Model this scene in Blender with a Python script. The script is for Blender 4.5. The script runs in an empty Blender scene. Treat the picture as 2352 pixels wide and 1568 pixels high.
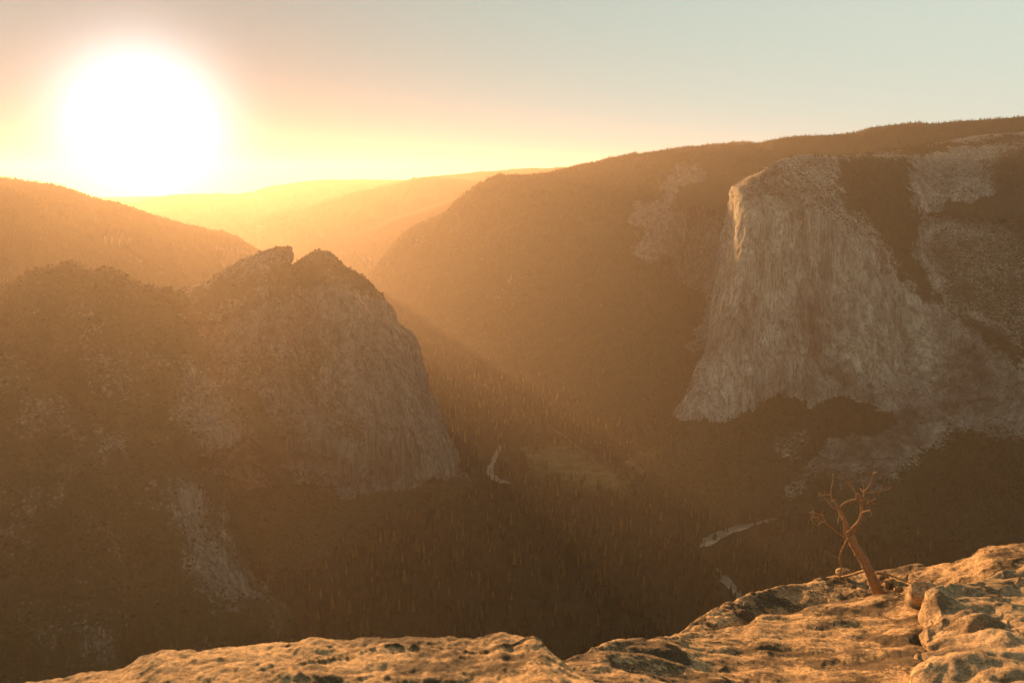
import bpy, math, random
import numpy as np
from mathutils import Vector, Euler

random.seed(7)
rng = np.random.default_rng(7)
sc = bpy.context.scene
COL = sc.collection

# ------------------------------------------------------------------ camera
CX, CY, F = 1176.0, 784.0, 1960.0            # survey units of the view: 2352 wide, 30 mm lens
PITCH = math.radians(10.96)
CAMZ = 1100.0
cam_d = bpy.data.cameras.new('camera')
cam = bpy.data.objects.new('camera', cam_d)
COL.objects.link(cam)
cam.location = (0, 0, CAMZ)
cam.rotation_euler = (math.radians(90) - PITCH, 0, 0)
cam_d.sensor_width = 36
cam_d.lens = 36 * F / 2352
cam_d.clip_start = 0.1
cam_d.clip_end = 120000
cam_d.dof.use_dof = True
cam_d.dof.focus_distance = 900
cam_d.dof.aperture_fstop = 5.0
sc.camera = cam

def ray(px, py):
    a = (px - CX) / F
    b = -(py - CY) / F
    return (a, math.cos(PITCH) + b * math.sin(PITCH), -math.sin(PITCH) + b * math.cos(PITCH))

def P(px, py, v):
    """surveyed point: bearing, dip and either distance north (v >= 1000 m) or height (v < 1000 m)"""
    d = ray(px, py)
    t = v / d[1] if v >= 1000 else (v - CAMZ) / d[2]
    return (d[0] * t, d[1] * t, CAMZ + d[2] * t)

def N(px, py, y):
    d = ray(px, py)
    t = y / d[1]
    return (d[0] * t, y, CAMZ + d[2] * t)

# ------------------------------------------------------------------ sun, sky, exposure
sd = Vector(ray(330, 292)).normalized()       # towards the sun
SUN_EL = math.asin(sd.z)
SUN_AZ = math.atan2(sd.x, sd.y)
sun_d = bpy.data.lights.new('sun', 'SUN')
sun_d.energy = 5.0
sun_d.angle = math.radians(0.5)
sun_d.color = (1.0, 0.515, 0.20)
sun = bpy.data.objects.new('sun', sun_d)
COL.objects.link(sun)
sun.rotation_euler = (-sd).to_track_quat('-Z', 'Y').to_euler()
sun.location = (0, 0, 3000)

world = bpy.data.worlds.new('World')
sc.world = world
world.use_nodes = True
wn, wl = world.node_tree.nodes, world.node_tree.links
wn.clear()
def wnode(t, **k):
    n = wn.new(t)
    for a, b in k.items():
        setattr(n, a, b)
    return n
sky = wnode('ShaderNodeTexSky', sky_type='NISHITA', sun_disc=False)
sky.sun_elevation = SUN_EL
sky.sun_rotation = SUN_AZ
sky.altitude = 2200
sky.air_density = 1.0
sky.dust_density = 1.2
sky.ozone_density = 1.0
# aureole: forward scattering round the sun, a function of the angle from it
geo = wnode('ShaderNodeTexCoord')
nrm = wnode('ShaderNodeVectorMath', operation='NORMALIZE')
wl.new(geo.outputs['Generated'], nrm.inputs[0])
dot = wnode('ShaderNodeVectorMath', operation='DOT_PRODUCT')
wl.new(nrm.outputs[0], dot.inputs[0])
dot.inputs[1].default_value = sd
acos = wnode('ShaderNodeMath', operation='ARCCOSINE', use_clamp=False)
wl.new(dot.outputs['Value'], acos.inputs[0])
def gauss(sigma, power=2.0):
    d = wnode('ShaderNodeMath', operation='DIVIDE'); d.inputs[1].default_value = math.radians(sigma)
    wl.new(acos.outputs[0], d.inputs[0])
    p = wnode('ShaderNodeMath', operation='POWER'); p.inputs[1].default_value = power
    wl.new(d.outputs[0], p.inputs[0])
    m = wnode('ShaderNodeMath', operation='MULTIPLY'); m.inputs[1].default_value = -1
    wl.new(p.outputs[0], m.inputs[0])
    e = wnode('ShaderNodeMath', operation='EXPONENT')
    wl.new(m.outputs[0], e.inputs[0])
    return e.outputs[0]
def vscale(val, col):
    s = wnode('ShaderNodeVectorMath', operation='SCALE')
    s.inputs[0].default_value = col
    wl.new(val, s.inputs['Scale'])
    return s.outputs[0]
def vadd(a, b):
    s = wnode('ShaderNodeVectorMath', operation='ADD')
    wl.new(a, s.inputs[0]); wl.new(b, s.inputs[1])
    return s.outputs[0]
sep = wnode('ShaderNodeSeparateXYZ'); wl.new(nrm.outputs[0], sep.inputs[0])
SKY_K = 0.0424
tint = wnode('ShaderNodeVectorMath', operation='MULTIPLY')
wl.new(sky.outputs[0], tint.inputs[0]); tint.inputs[1].default_value = (0.0, 0.0, 0.0)
# thin high veil of dust lit by the low sun, brightest near the horizon
el = wnode('ShaderNodeMath', operation='ABSOLUTE'); wl.new(sep.outputs[2], el.inputs[0])
veil = wnode('ShaderNodeMath', operation='MULTIPLY'); veil.inputs[1].default_value = -4.0
wl.new(el.outputs[0], veil.inputs[0])
veile = wnode('ShaderNodeMath', operation='EXPONENT'); wl.new(veil.outputs[0], veile.inputs[0])
total = vadd(tint.outputs[0], vscale(gauss(3.8, 2.0), (14, 14.5, 15)))
total = vadd(total, vscale(gauss(11.0, 1.3), (0.5, 0.4, 0.3)))
VEIL_COL = (0.3, 0.25, 0.3)
BASE_COL = (4.5, 5.1, 4.25)
DIM_COL = (0.7, 0.85, 0.85)
# pale band of dusty air all round, fading to a deeper zenith
zf = wnode('ShaderNodeMath', operation='DIVIDE'); wl.new(el.outputs[0], zf.inputs[0]); zf.inputs[1].default_value = 0.62
zp = wnode('ShaderNodeMath', operation='POWER'); wl.new(zf.outputs[0], zp.inputs[0]); zp.inputs[1].default_value = 2.5
zm = wnode('ShaderNodeMath', operation='MULTIPLY'); wl.new(zp.outputs[0], zm.inputs[0]); zm.inputs[1].default_value = -1
ze = wnode('ShaderNodeMath', operation='EXPONENT'); wl.new(zm.outputs[0], ze.inputs[0])
total = vadd(total, vscale(ze.outputs[0], BASE_COL))
total = vadd(total, vscale(gauss(400.0, 1.0), DIM_COL))
total = vadd(total, vscale(gauss(36.0, 2.0), (-3.3, -2.6, -1.8)))
total = vadd(total, vscale(gauss(15.0, 2.0), (0.0, -0.9, -0.8)))
total = vadd(total, vscale(veile.outputs[0], VEIL_COL))
bg = wnode('ShaderNodeBackground')
wl.new(total, bg.inputs['Color'])
bg.inputs['Strength'].default_value = SKY_K
wo = wnode('ShaderNodeOutputWorld')
wl.new(bg.outputs[0], wo.inputs['Surface'])
world.cycles.sampling_method = 'MANUAL'
world.cycles.sample_map_resolution = 1024

vs = sc.view_settings
sc.display_settings.display_device = 'sRGB'
vs.view_transform = 'Standard'
vs.look = 'None'
vs.exposure = 1.6
vs.gamma = 1.0
vs.use_curve_mapping = False
cy = sc.cycles
cy.max_bounces = 4
cy.diffuse_bounces = 2
cy.glossy_bounces = 2
cy.transmission_bounces = 2
cy.transparent_max_bounces = 6
cy.volume_bounces = 0
cy.sample_clamp_indirect = 4
cy.use_denoising = True

# ------------------------------------------------------------------ haze
HAZE = 2.9e-5
HAZE_G = 0.55

# ------------------------------------------------------------------ noise
_perm = np.random.default_rng(3).permutation(256).astype(np.int64)
_perm = np.concatenate([_perm, _perm, _perm])
_g = np.random.default_rng(4).normal(size=(256, 3)); _g /= np.linalg.norm(_g, axis=1)[:, None]
def perlin(p):
    i = np.floor(p).astype(np.int64)
    f = p - i
    u = f * f * f * (f * (f * 6 - 15) + 10)
    i &= 255
    out = 0
    for dx in (0, 1):
        wx = u[:, 0] if dx else 1 - u[:, 0]
        a = _perm[i[:, 0] + dx]
        for dy in (0, 1):
            wy = u[:, 1] if dy else 1 - u[:, 1]
            b = _perm[a + i[:, 1] + dy]
            for dz in (0, 1):
                wz = u[:, 2] if dz else 1 - u[:, 2]
                h = _perm[b + i[:, 2] + dz]
                g = _g[h]
                out = out + wx * wy * wz * (g[:, 0] * (f[:, 0] - dx) + g[:, 1] * (f[:, 1] - dy) + g[:, 2] * (f[:, 2] - dz))
    return out * 1.6
def fbm(p, freq, octs=4, gain=0.5, sq=(1, 1, 1), ridged=False, off=0.0):
    s = np.array(sq) * freq
    amp, tot, r = 1.0, 0.0, 0.0
    for k in range(octs):
        n = perlin(p * s * (2.03 ** k) + 17.3 * (k + 1) + off)
        if ridged:
            n = 1 - 2 * np.abs(n)
            n = n * 0.9
        r = r + amp * n
        tot += amp
        amp *= gain
    return r / tot
def smooth(a, b, x):
    t = np.clip((x - a) / (b - a), 0, 1)
    return t * t * (3 - 2 * t)

# ------------------------------------------------------------------ lofted rock sheets
def weights(t, n_out, dens=None):
    """cubic Hermite interpolation matrix over knots t"""
    n = len(t)
    s = np.linspace(t[0], t[-1], n_out)
    M = np.zeros((n_out, n))
    Dm = np.zeros((n, n))
    for i in range(n):
        if i == 0:
            Dm[0, 0], Dm[0, 1] = -1 / (t[1] - t[0]), 1 / (t[1] - t[0])
        elif i == n - 1:
            Dm[i, i - 1], Dm[i, i] = -1 / (t[i] - t[i - 1]), 1 / (t[i] - t[i - 1])
        else:
            h0, h1 = t[i] - t[i - 1], t[i + 1] - t[i]
            a, b = h1 / (h0 + h1), h0 / (h0 + h1)
            Dm[i, i - 1] += -a / h0; Dm[i, i] += a / h0
            Dm[i, i] += -b / h1; Dm[i, i + 1] += b / h1
    k = np.clip(np.searchsorted(t, s, side='right') - 1, 0, n - 2)
    for r in range(n_out):
        i = k[r]; h = t[i + 1] - t[i]; x = (s[r] - t[i]) / h
        h00 = 2 * x ** 3 - 3 * x ** 2 + 1; h10 = x ** 3 - 2 * x ** 2 + x
        h01 = -2 * x ** 3 + 3 * x ** 2; h11 = x ** 3 - x ** 2
        M[r, i] += h00; M[r, i + 1] += h01
        M[r] += h * (h10 * Dm[i] + h11 * Dm[i + 1])
    return M
def loft(ctrl, nu, nv, pu=0.6, pv=0.6):
    """ctrl: columns x rows x 3 -> dense grid [nu, nv, 3]"""
    c = np.array(ctrl, dtype=float)
    du = np.median(np.linalg.norm(np.diff(c, axis=0), axis=2), axis=1) ** pu + 1e-6
    dv = np.median(np.linalg.norm(np.diff(c, axis=1), axis=2), axis=0) ** pv + 1e-6
    tu = np.concatenate([[0], np.cumsum(du)]); tv = np.concatenate([[0], np.cumsum(dv)])
    A, B = weights(tu, nu), weights(tv, nv)
    g = np.einsum('ai,ijk->ajk', A, c)
    g = np.einsum('bj,ajk->abk', B, g)
    return g
def normals(g):
    a = np.gradient(g, axis=0); b = np.gradient(g, axis=1)
    n = np.cross(a, b)
    n /= np.linalg.norm(n, axis=2)[..., None] + 1e-12
    return n
def face_up(n):
    """flip a whole field so that it points outwards (up / towards the viewer)"""
    m = n.reshape(-1, 3).mean(0)
    return n if (m[2] - m[1]) > 0 else -n
def grid_mesh(name, g, attrs=None, smooth_shade=True):
    nu, nv = g.shape[:2]
    idx = np.arange(nu * nv).reshape(nu, nv)
    a, b, c, d = idx[:-1, :-1], idx[1:, :-1], idx[1:, 1:], idx[:-1, 1:]
    q = np.stack([a, b, c, d], -1).reshape(-1, 4)
    me = bpy.data.meshes.new(name)
    me.vertices.add(nu * nv); me.vertices.foreach_set('co', g.reshape(-1).astype(np.float32))
    me.loops.add(q.size); me.loops.foreach_set('vertex_index', q.reshape(-1).astype(np.int32))
    me.polygons.add(len(q))
    me.polygons.foreach_set('loop_start', (np.arange(len(q)) * 4).astype(np.int32))
    me.polygons.foreach_set('loop_total', np.full(len(q), 4, np.int32))
    if smooth_shade:
        me.polygons.foreach_set('use_smooth', np.ones(len(q), bool))
    for k, v in (attrs or {}).items():
        at = me.attributes.new(k, 'FLOAT', 'POINT')
        at.data.foreach_set('value', v.reshape(-1).astype(np.float32))
    me.update(); me.validate()
    return me
def link(name, me, mat=None, parent=None, **props):
    o = bpy.data.objects.new(name, me)
    COL.objects.link(o)
    if mat is not None and not me.materials:
        me.materials.append(mat)
    if parent is not None:
        o.parent = parent
    for k, v in props.items():
        o[k] = v
    return o
def project(g):
    """bearing/dip of every vertex in the survey units, for laying out forest and bare rock"""
    p = g.reshape(-1, 3) - np.array([0, 0, CAMZ])
    cf = p[:, 1] * math.cos(PITCH) - p[:, 2] * math.sin(PITCH)
    cu = p[:, 1] * math.sin(PITCH) + p[:, 2] * math.cos(PITCH)
    cf = np.where(np.abs(cf) < 1e-3, 1e-3, cf)
    return CX + F * p[:, 0] / cf, CY - F * cu / cf
def poly_mask(X, Y, poly, soft=12.0):
    """soft inside test for a polygon"""
    n = len(poly); inside = np.zeros(X.shape, bool); dist = np.full(X.shape, 1e9)
    for i in range(n):
        x0, y0 = poly[i]; x1, y1 = poly[(i + 1) % n]
        cond = ((y0 > Y) != (y1 > Y))
        with np.errstate(divide='ignore', invalid='ignore'):
            xi = (x1 - x0) * (Y - y0) / (y1 - y0 + 1e-9) + x0
        inside ^= cond & (X < xi)
        ex, ey = x1 - x0, y1 - y0; L = ex * ex + ey * ey + 1e-9
        t = np.clip(((X - x0) * ex + (Y - y0) * ey) / L, 0, 1)
        dist = np.minimum(dist, np.hypot(X - x0 - t * ex, Y - y0 - t * ey))
    s = np.where(inside, dist, -dist)
    return smooth(-soft, soft, s)

# ------------------------------------------------------------------ materials
def new_mat(name):
    m = bpy.data.materials.new(name); m.use_nodes = True
    nt = m.node_tree; nt.nodes.clear()
    return m, nt
class NB:
    def __init__(s, nt): s.nt = nt
    def n(s, t, **k):
        x = s.nt.nodes.new(t)
        for a, b in k.items(): setattr(x, a, b)
        return x
    def l(s, a, b): s.nt.links.new(a, b)
    def noise(s, vec, scale, detail=6, rough=0.6, dist=0.0):
        x = s.n('ShaderNodeTexNoise'); s.l(vec, x.inputs['Vector'])
        x.inputs['Scale'].default_value = scale; x.inputs['Detail'].default_value = detail
        x.inputs['Roughness'].default_value = rough; x.inputs['Distortion'].default_value = dist
        return x.outputs['Fac']
    def ramp(s, fac, stops, interp='LINEAR'):
        x = s.n('ShaderNodeValToRGB'); x.color_ramp.interpolation = interp
        e = x.color_ramp.elements
        while len(e) < len(stops): e.new(0.5)
        for q, (p, c) in zip(e, stops):
            q.position = p; q.color = (c[0], c[1], c[2], 1) if hasattr(c, '__len__') else (c, c, c, 1)
        s.l(fac, x.inputs[0]); return x.outputs[0]
    def mix(s, fac, a, b, mode='MIX'):
        x = s.n('ShaderNodeMix', data_type='RGBA', blend_type=mode)
        if hasattr(fac, 'is_output') or hasattr(fac, 'links'): s.l(fac, x.inputs[0])
        else: x.inputs[0].default_value = fac
        for v, sk in ((a, x.inputs[6]), (b, x.inputs[7])):
            if hasattr(v, 'links'): s.l(v, sk)
            else: sk.default_value = (*v, 1)
        return x.outputs[2]
    def math(s, op, a, b=None, clamp=False):
        x = s.n('ShaderNodeMath', operation=op, use_clamp=clamp)
        for v, sk in ((a, x.inputs[0]), (b, x.inputs[1])):
            if v is None: continue
            if hasattr(v, 'links'): s.l(v, sk)
            else: sk.default_value = v
        return x.outputs[0]
    def mapping(s, vec, scale):
        x = s.n('ShaderNodeMapping'); s.l(vec, x.inputs['Vector']); x.inputs['Scale'].default_value = scale
        return x.outputs[0]
    def attr(s, name):
        x = s.n('ShaderNodeAttribute', attribute_name=name); return x.outputs['Fac']
    def out(s, sh):
        o = s.n('ShaderNodeOutputMaterial'); s.l(sh, o.inputs['Surface'])
    def bsdf(s, col, rough=0.9, normal=None, spec=0.2):
        x = s.n('ShaderNodeBsdfPrincipled')
        if hasattr(col, 'links'): s.l(col, x.inputs['Base Color'])
        else: x.inputs['Base Color'].default_value = (*col, 1)
        if hasattr(rough, 'links'): s.l(rough, x.inputs['Roughness'])
        else: x.inputs['Roughness'].default_value = rough
        x.inputs['Specular IOR Level'].default_value = spec
        if normal is not None: s.l(normal, x.inputs['Normal'])
        return x.outputs[0]
    def bump(s, h, strength, dist, normal=None):
        x = s.n('ShaderNodeBump'); x.inputs['Strength'].default_value = strength; x.inputs['Distance'].default_value = dist
        s.l(h, x.inputs['Height'])
        if normal is not None: s.l(normal, x.inputs['Normal'])
        return x.outputs[0]

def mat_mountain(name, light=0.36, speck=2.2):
    m, nt = new_mat(name); b = NB(nt)
    pos = b.n('ShaderNodeNewGeometry').outputs['Position']
    sv = b.mapping(pos, (1, 1, 0.07))
    s1 = b.noise(sv, 0.035, 8, 0.65, 0.2)
    s2 = b.noise(b.mapping(pos, (1, 1, 0.05)), 0.12, 6, 0.7)
    s3 = b.noise(b.mapping(pos, (1, 1, 0.025)), 0.22, 5, 0.75)
    big = b.noise(pos, 0.004, 5, 0.6)
    fine = b.noise(pos, 0.06, 8, 0.7)
    L = light
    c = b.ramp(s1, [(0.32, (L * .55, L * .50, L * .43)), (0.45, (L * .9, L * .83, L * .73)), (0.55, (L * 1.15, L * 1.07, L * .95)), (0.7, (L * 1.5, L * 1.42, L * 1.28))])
    c = b.mix(0.75, c, b.ramp(s2, [(0.38, 0.40), (0.47, 0.95), (0.60, 1.25)]), 'MULTIPLY')
    c = b.mix(0.7, c, b.ramp(s3, [(0.40, 0.45), (0.48, 1.0), (0.58, 1.2)]), 'MULTIPLY')
    c = b.mix(0.7, c, b.ramp(big, [(0.35, (0.55, 0.52, 0.5)), (0.5, (0.95, 0.92, 0.88)), (0.65, (1.2, 1.15, 1.05))]), 'MULTIPLY')
    c = b.mix(0.35, c, b.ramp(fine, [(0.3, 0.5), (0.55, 1.05), (0.75, 1.3)]), 'MULTIPLY')
    cv = b.n('ShaderNodeTexVoronoi', feature='DISTANCE_TO_EDGE'); cv.inputs['Scale'].default_value = 0.017
    wob = b.n('ShaderNodeVectorMath', operation='ADD'); b.l(b.mapping(pos, (1, 1, 0.09)), wob.inputs[0])
    nz3 = b.n('ShaderNodeTexNoise'); b.l(pos, nz3.inputs['Vector']); nz3.inputs['Scale'].default_value = 0.03; nz3.inputs['Detail'].default_value = 5
    sc3 = b.n('ShaderNodeVectorMath', operation='SCALE'); b.l(nz3.outputs['Color'], sc3.inputs[0]); sc3.inputs['Scale'].default_value = 34.0
    b.l(sc3.outputs[0], wob.inputs[1]); b.l(wob.outputs[0], cv.inputs['Vector'])
    crack = b.ramp(cv.outputs['Distance'], [(0.0, 0.30), (0.035, 0.75), (0.08, 1.0)])
    c = b.mix(0.5, c, crack, 'MULTIPLY')
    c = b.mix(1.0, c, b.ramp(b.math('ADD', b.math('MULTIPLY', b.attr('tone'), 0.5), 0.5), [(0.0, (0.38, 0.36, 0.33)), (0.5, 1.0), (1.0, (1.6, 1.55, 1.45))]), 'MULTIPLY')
    veg = b.attr('veg')
    vn = b.noise(pos, 0.10, 6, 0.8)
    vm = b.math('ADD', veg, b.math('MULTIPLY', b.math('SUBTRACT', vn, 0.5), speck))
    vmask = b.ramp(vm, [(0.38, 0.0), (0.62, 1.0)])
    vc = b.ramp(b.noise(pos, 0.1, 5, 0.8), [(0.3, (0.018, 0.022, 0.010)), (0.55, (0.045, 0.05, 0.02)), (0.75, (0.085, 0.08, 0.035))])
    c = b.mix(vmask, c, vc)
    h = b.math('ADD', b.math('MULTIPLY', s1, 0.6), b.math('MULTIPLY', fine, 0.35))
    h = b.math('ADD', h, b.math('MULTIPLY', s2, 0.35))
    bp = b.bump(h, 1.0, 16.0)
    b.out(b.bsdf(c, 0.95, bp, 0.05))
    return m
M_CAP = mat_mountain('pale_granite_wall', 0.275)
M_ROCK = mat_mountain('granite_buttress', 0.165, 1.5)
M_FAR = mat_mountain('wooded_mountain', 0.17, 1.3)

def mat_floor():
    m, nt = new_mat('valley_floor'); b = NB(nt)
    pos = b.n('ShaderNodeNewGeometry').outputs['Position']
    n1 = b.noise(pos, 0.03, 8, 0.7)
    forest = b.ramp(n1, [(0.3, (0.018, 0.018, 0.009)), (0.6, (0.04, 0.038, 0.017)), (0.8, (0.06, 0.05, 0.024))])
    mead = b.ramp(b.noise(pos, 0.02, 8, 0.65), [(0.3, (0.07, 0.075, 0.028)), (0.5, (0.12, 0.11, 0.045)), (0.7, (0.19, 0.16, 0.07))])
    c = b.mix(b.attr('meadow'), forest, mead)
    b.out(b.bsdf(c, 1.0, b.bump(n1, 0.8, 5.0), 0.0))
    return m
M_FLOOR = mat_floor()

def mat_needles(name='conifer_needles', gain=(3.6, 3.5, 1.25), trans=0.5, body=(1, 1, 1)):
    m, nt = new_mat(name); b = NB(nt)
    oi = b.n('ShaderNodeObjectInfo').outputs['Random']
    pos = b.n('ShaderNodeNewGeometry').outputs['Position']
    c = b.ramp(oi, [(0.0, (0.016, 0.019, 0.008)), (0.7, (0.028, 0.030, 0.011)), (1.0, (0.042, 0.040, 0.014))])
    c = b.mix(0.6, c, b.ramp(b.noise(pos, 0.5, 4, 0.7), [(0.3, 0.5), (0.7, 1.4)]), 'MULTIPLY')
    d = b.bsdf(b.mix(1.0, c, body, 'MULTIPLY'), 0.9, None, 0.1)
    t = b.n('ShaderNodeBsdfTranslucent'); b.l(b.mix(1.0, c, gain, 'MULTIPLY'), t.inputs['Color'])
    mx = b.n('ShaderNodeMixShader'); mx.inputs[0].default_value = trans
    b.l(d, mx.inputs[1]); b.l(t.outputs[0], mx.inputs[2])
    b.out(mx.outputs[0])
    return m
M_NEEDLE = mat_needles()
M_SUNLIT = mat_needles('sun_tinted_needles', (8.0, 6.8, 2.3), 0.6, (2.4, 2.2, 1.5))  # lighter gold copy of the needles, low sunlight painted into the crowns
M_SCRUB = mat_needles('scrub_leaves', (1.2, 1.2, 1.0), 0.2)
def mat_simple(name, col, rough=0.9, spec=0.2, nscale=None, bumpd=0.0):
    m, nt = new_mat(name); b = NB(nt)
    pos = b.n('ShaderNodeNewGeometry').outputs['Position']
    c = col; nm = None
    if nscale:
        nz = b.noise(pos, nscale, 8, 0.7)
        c = b.mix(0.8, col, b.ramp(nz, [(0.3, 0.45), (0.5, 1.0), (0.7, 1.5)]), 'MULTIPLY')
        if bumpd: nm = b.bump(nz, 0.8, bumpd)
    b.out(b.bsdf(c, rough, nm, spec)); return m
M_TRUNK = mat_simple('conifer_bark', (0.07, 0.045, 0.03))
M_WATER = mat_simple('river_water', (0.17, 0.15, 0.11), 0.5, 0.3, 0.02)
M_ROAD = mat_simple('pale_road', (0.09, 0.08, 0.06), 0.8, 0.2, 0.05)

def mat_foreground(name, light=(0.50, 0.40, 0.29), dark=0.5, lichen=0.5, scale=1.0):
    m, nt = new_mat(name); b = NB(nt)
    pos = b.n('ShaderNodeNewGeometry').outputs['Position']
    pos = b.mapping(pos, (scale, scale, scale))
    big = b.noise(pos, 1.6, 6, 0.6, 0.4)
    med = b.noise(pos, 9, 8, 0.72)
    spk = b.noise(pos, 55, 8, 0.75)
    grain = b.noise(pos, 220, 3, 0.7)
    c = b.ramp(big, [(0.3, [v * .62 for v in light]), (0.5, light), (0.7, [min(1, v * 1.25) for v in light])])
    c = b.mix(0.8, c, b.ramp(med, [(0.34, (0.45, 0.40, 0.36)), (0.48, (0.9, 0.88, 0.85)), (0.62, (1.15, 1.12, 1.08))]), 'MULTIPLY')
    # dark lichen crusts: patches broken into flecks
    lm = b.math('ADD', b.math('MULTIPLY', b.noise(pos, 3.2, 8, 0.65), 0.7), b.math('MULTIPLY', b.noise(pos, 24, 8, 0.8), 0.5))
    lm = b.math('ADD', lm, b.attr('crust'))
    lmask = b.ramp(lm, [(0.66 - 0.12 * lichen, 0.0), (0.74 - 0.12 * lichen, 1.0)])
    c = b.mix(b.math('MULTIPLY', lmask, dark), c, (0.085, 0.06, 0.036))
    ol = b.ramp(b.noise(pos, 14, 8, 0.8), [(0.58, 0.0), (0.64, 1.0)])
    c = b.mix(b.math('MULTIPLY', ol, 0.55), c, (0.16, 0.13, 0.06))
    pl = b.ramp(b.noise(b.mapping(pos, (1, 1, 1.01)), 17, 8, 0.8), [(0.60, 0.0), (0.66, 1.0)])
    c = b.mix(b.math('MULTIPLY', pl, 0.5), c, (0.62, 0.56, 0.46))
    c = b.mix(0.75, c, b.ramp(spk, [(0.38, 0.22), (0.5, 1.0), (0.62, 1.4)]), 'MULTIPLY')
    fk = b.ramp(b.noise(pos, 27, 8, 0.8, 0.3), [(0.49, 0.0), (0.545, 1.0)])
    fk = b.math('MULTIPLY', fk, b.ramp(b.noise(pos, 2.3, 4, 0.7), [(0.38, 0.35), (0.55, 1.0)]))
    c = b.mix(b.math('MULTIPLY', fk, 0.85 * dark), c, (0.13, 0.085, 0.04))
    h = b.math('ADD', b.math('MULTIPLY', med, 0.5), b.math('MULTIPLY', spk, 0.25))
    h = b.math('ADD', h, b.math('MULTIPLY', grain, 0.06))
    h = b.math('ADD', h, b.math('MULTIPLY', lmask, 0.04))
    b.out(b.bsdf(c, 0.92, b.bump(h, 1.0, 0.035), 0.15))
    return m
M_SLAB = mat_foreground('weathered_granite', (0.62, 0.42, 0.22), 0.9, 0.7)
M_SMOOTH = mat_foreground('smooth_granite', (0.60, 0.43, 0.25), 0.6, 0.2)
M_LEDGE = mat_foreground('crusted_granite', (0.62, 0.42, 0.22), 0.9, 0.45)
M_DEADWOOD = mat_simple('dead_wood', (0.32, 0.205, 0.11), 0.85, 0.2, 60.0, 0.02)

# ------------------------------------------------------------------ mountains
SITES = []      # (points, heights) of the forest, gathered from the sheets
def sheet(name, cols, nu, nv, mat, amp=(40, 12, 4), vegf=None, tonef=None, rib=0.0, back=(900, -350), backdir=None, streak=True, keep=0.35, rocky=1.0, pu=0.6, pv=0.6, big=0.004, **props):
    ctrl = []
    for c in cols:
        pts = [P(*q) for q in c]
        t = np.array(pts[0])
        bd = np.array(backdir) if backdir is not None else np.array([t[0], t[1], 0]) / np.hypot(t[0], t[1])
        bk1 = t + bd * back[0] * 0.35 + np.array([0, 0, back[1] * 0.22])
        bk2 = t + bd * back[0] + np.array([0, 0, back[1]])
        ctrl.append([tuple(bk2), tuple(bk1)] + pts)
    g = loft(ctrl, nu, nv, pu, pv)
    n = face_up(normals(g))
    p = g.reshape(-1, 3)
    nn = n.reshape(-1, 3)
    steep = 1 - np.abs(nn[:, 2])
    d = amp[0] * fbm(p, big, 4, 0.5, (1, 1, 0.45))
    ctl = np.array(ctrl); dvv = np.median(np.linalg.norm(np.diff(ctl, axis=1), axis=2), axis=0) ** pv
    vc = dvv[:2].sum() / dvv.sum()
    vrow = np.tile(np.linspace(0, 1, nv), nu)
    calm = 0.30 + 0.70 * smooth(0.0, 0.10, np.abs(vrow - vc))
    if streak:
        cl = smooth(0.35, 0.75, steep)
        d = d + cl * amp[1] * fbm(p, 0.012, 5, 0.55, (1, 1, 0.13), ridged=True)
        d = d + cl * amp[2] * fbm(p, 0.045, 4, 0.7, (1, 1, 0.10), ridged=True, off=9.1)
        d = d + cl * rib * fbm(p, 0.0045, 2, 0.5, (1, 1, 0.15), ridged=True, off=2.2)
        d = d + (1 - cl) * amp[1] * 0.8 * fbm(p, 0.012, 5, 0.55)
        d = d + cl * amp[2] * 1.0 * fbm(p, 0.022, 5, 0.6, (1, 1, 0.28), ridged=True, off=4.7)
    else:
        d = d + amp[1] * fbm(p, 0.009, 5, 0.55, ridged=True) + amp[2] * fbm(p, 0.05, 3, 0.6)
    g2 = (p + nn * (d * calm)[:, None]).reshape(g.shape)
    g2[..., 2] = np.maximum(g2[..., 2], -36)
    X, Y = project(g2)
    gp = g2.reshape(-1, 3)
    X = X + 40 * fbm(gp, 0.006, 5, 0.7) ; Y = Y + 22 * fbm(gp, 0.007, 5, 0.65, off=33)
    X = X + 14 * fbm(gp, 0.03, 3, 0.7, off=51); Y = Y + 14 * fbm(gp, 0.03, 3, 0.7, off=57)
    n2 = face_up(normals(g2)).reshape(-1, 3)
    veg = vegf(X, Y, g2.reshape(-1, 3), n2) if vegf else np.zeros(len(X))
    veg = np.clip(veg, 0, 1)
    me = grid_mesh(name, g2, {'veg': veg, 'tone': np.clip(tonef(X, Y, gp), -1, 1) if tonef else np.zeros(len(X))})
    o = link(name, me, mat, **(props or {'kind': 'structure'}))
    return o, g2, veg.reshape(g2.shape[:2]), n2.reshape(g2.shape)

def scatter_sites(g, prob, density, hmin, hmax, sink=1.0):
    """area-weighted random points on a sheet where prob is high; density per m2"""
    a, b, c, d = g[:-1, :-1], g[1:, :-1], g[1:, 1:], g[:-1, 1:]
    area = 0.5 * np.linalg.norm(np.cross(c - a, d - b), axis=2)
    pr = 0.25 * (prob[:-1, :-1] + prob[1:, :-1] + prob[1:, 1:] + prob[:-1, 1:])
    w = (area * np.clip(pr, 0, 1)).reshape(-1)
    k = rng.poisson(w * density)
    idx = np.repeat(np.arange(len(w)), k)
    u, v = rng.random(len(idx))[:, None], rng.random(len(idx))[:, None]
    A, B, C, D = (q.reshape(-1, 3)[idx] for q in (a, b, c, d))
    pt = (1 - u) * (1 - v) * A + u * (1 - v) * B + u * v * C + (1 - u) * v * D
    pt[:, 2] -= sink
    q_ = rng.random(len(idx)); h = hmin + (hmax - hmin) * np.where(q_ < 0.74, 0.4 * rng.random(len(idx)), 0.5 + 0.5 * rng.random(len(idx)))
    ok = pt[:, 2] > -4
    SITES.append(np.column_stack([pt, h])[ok])

def up(n): return np.abs(n[:, 2])

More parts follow.
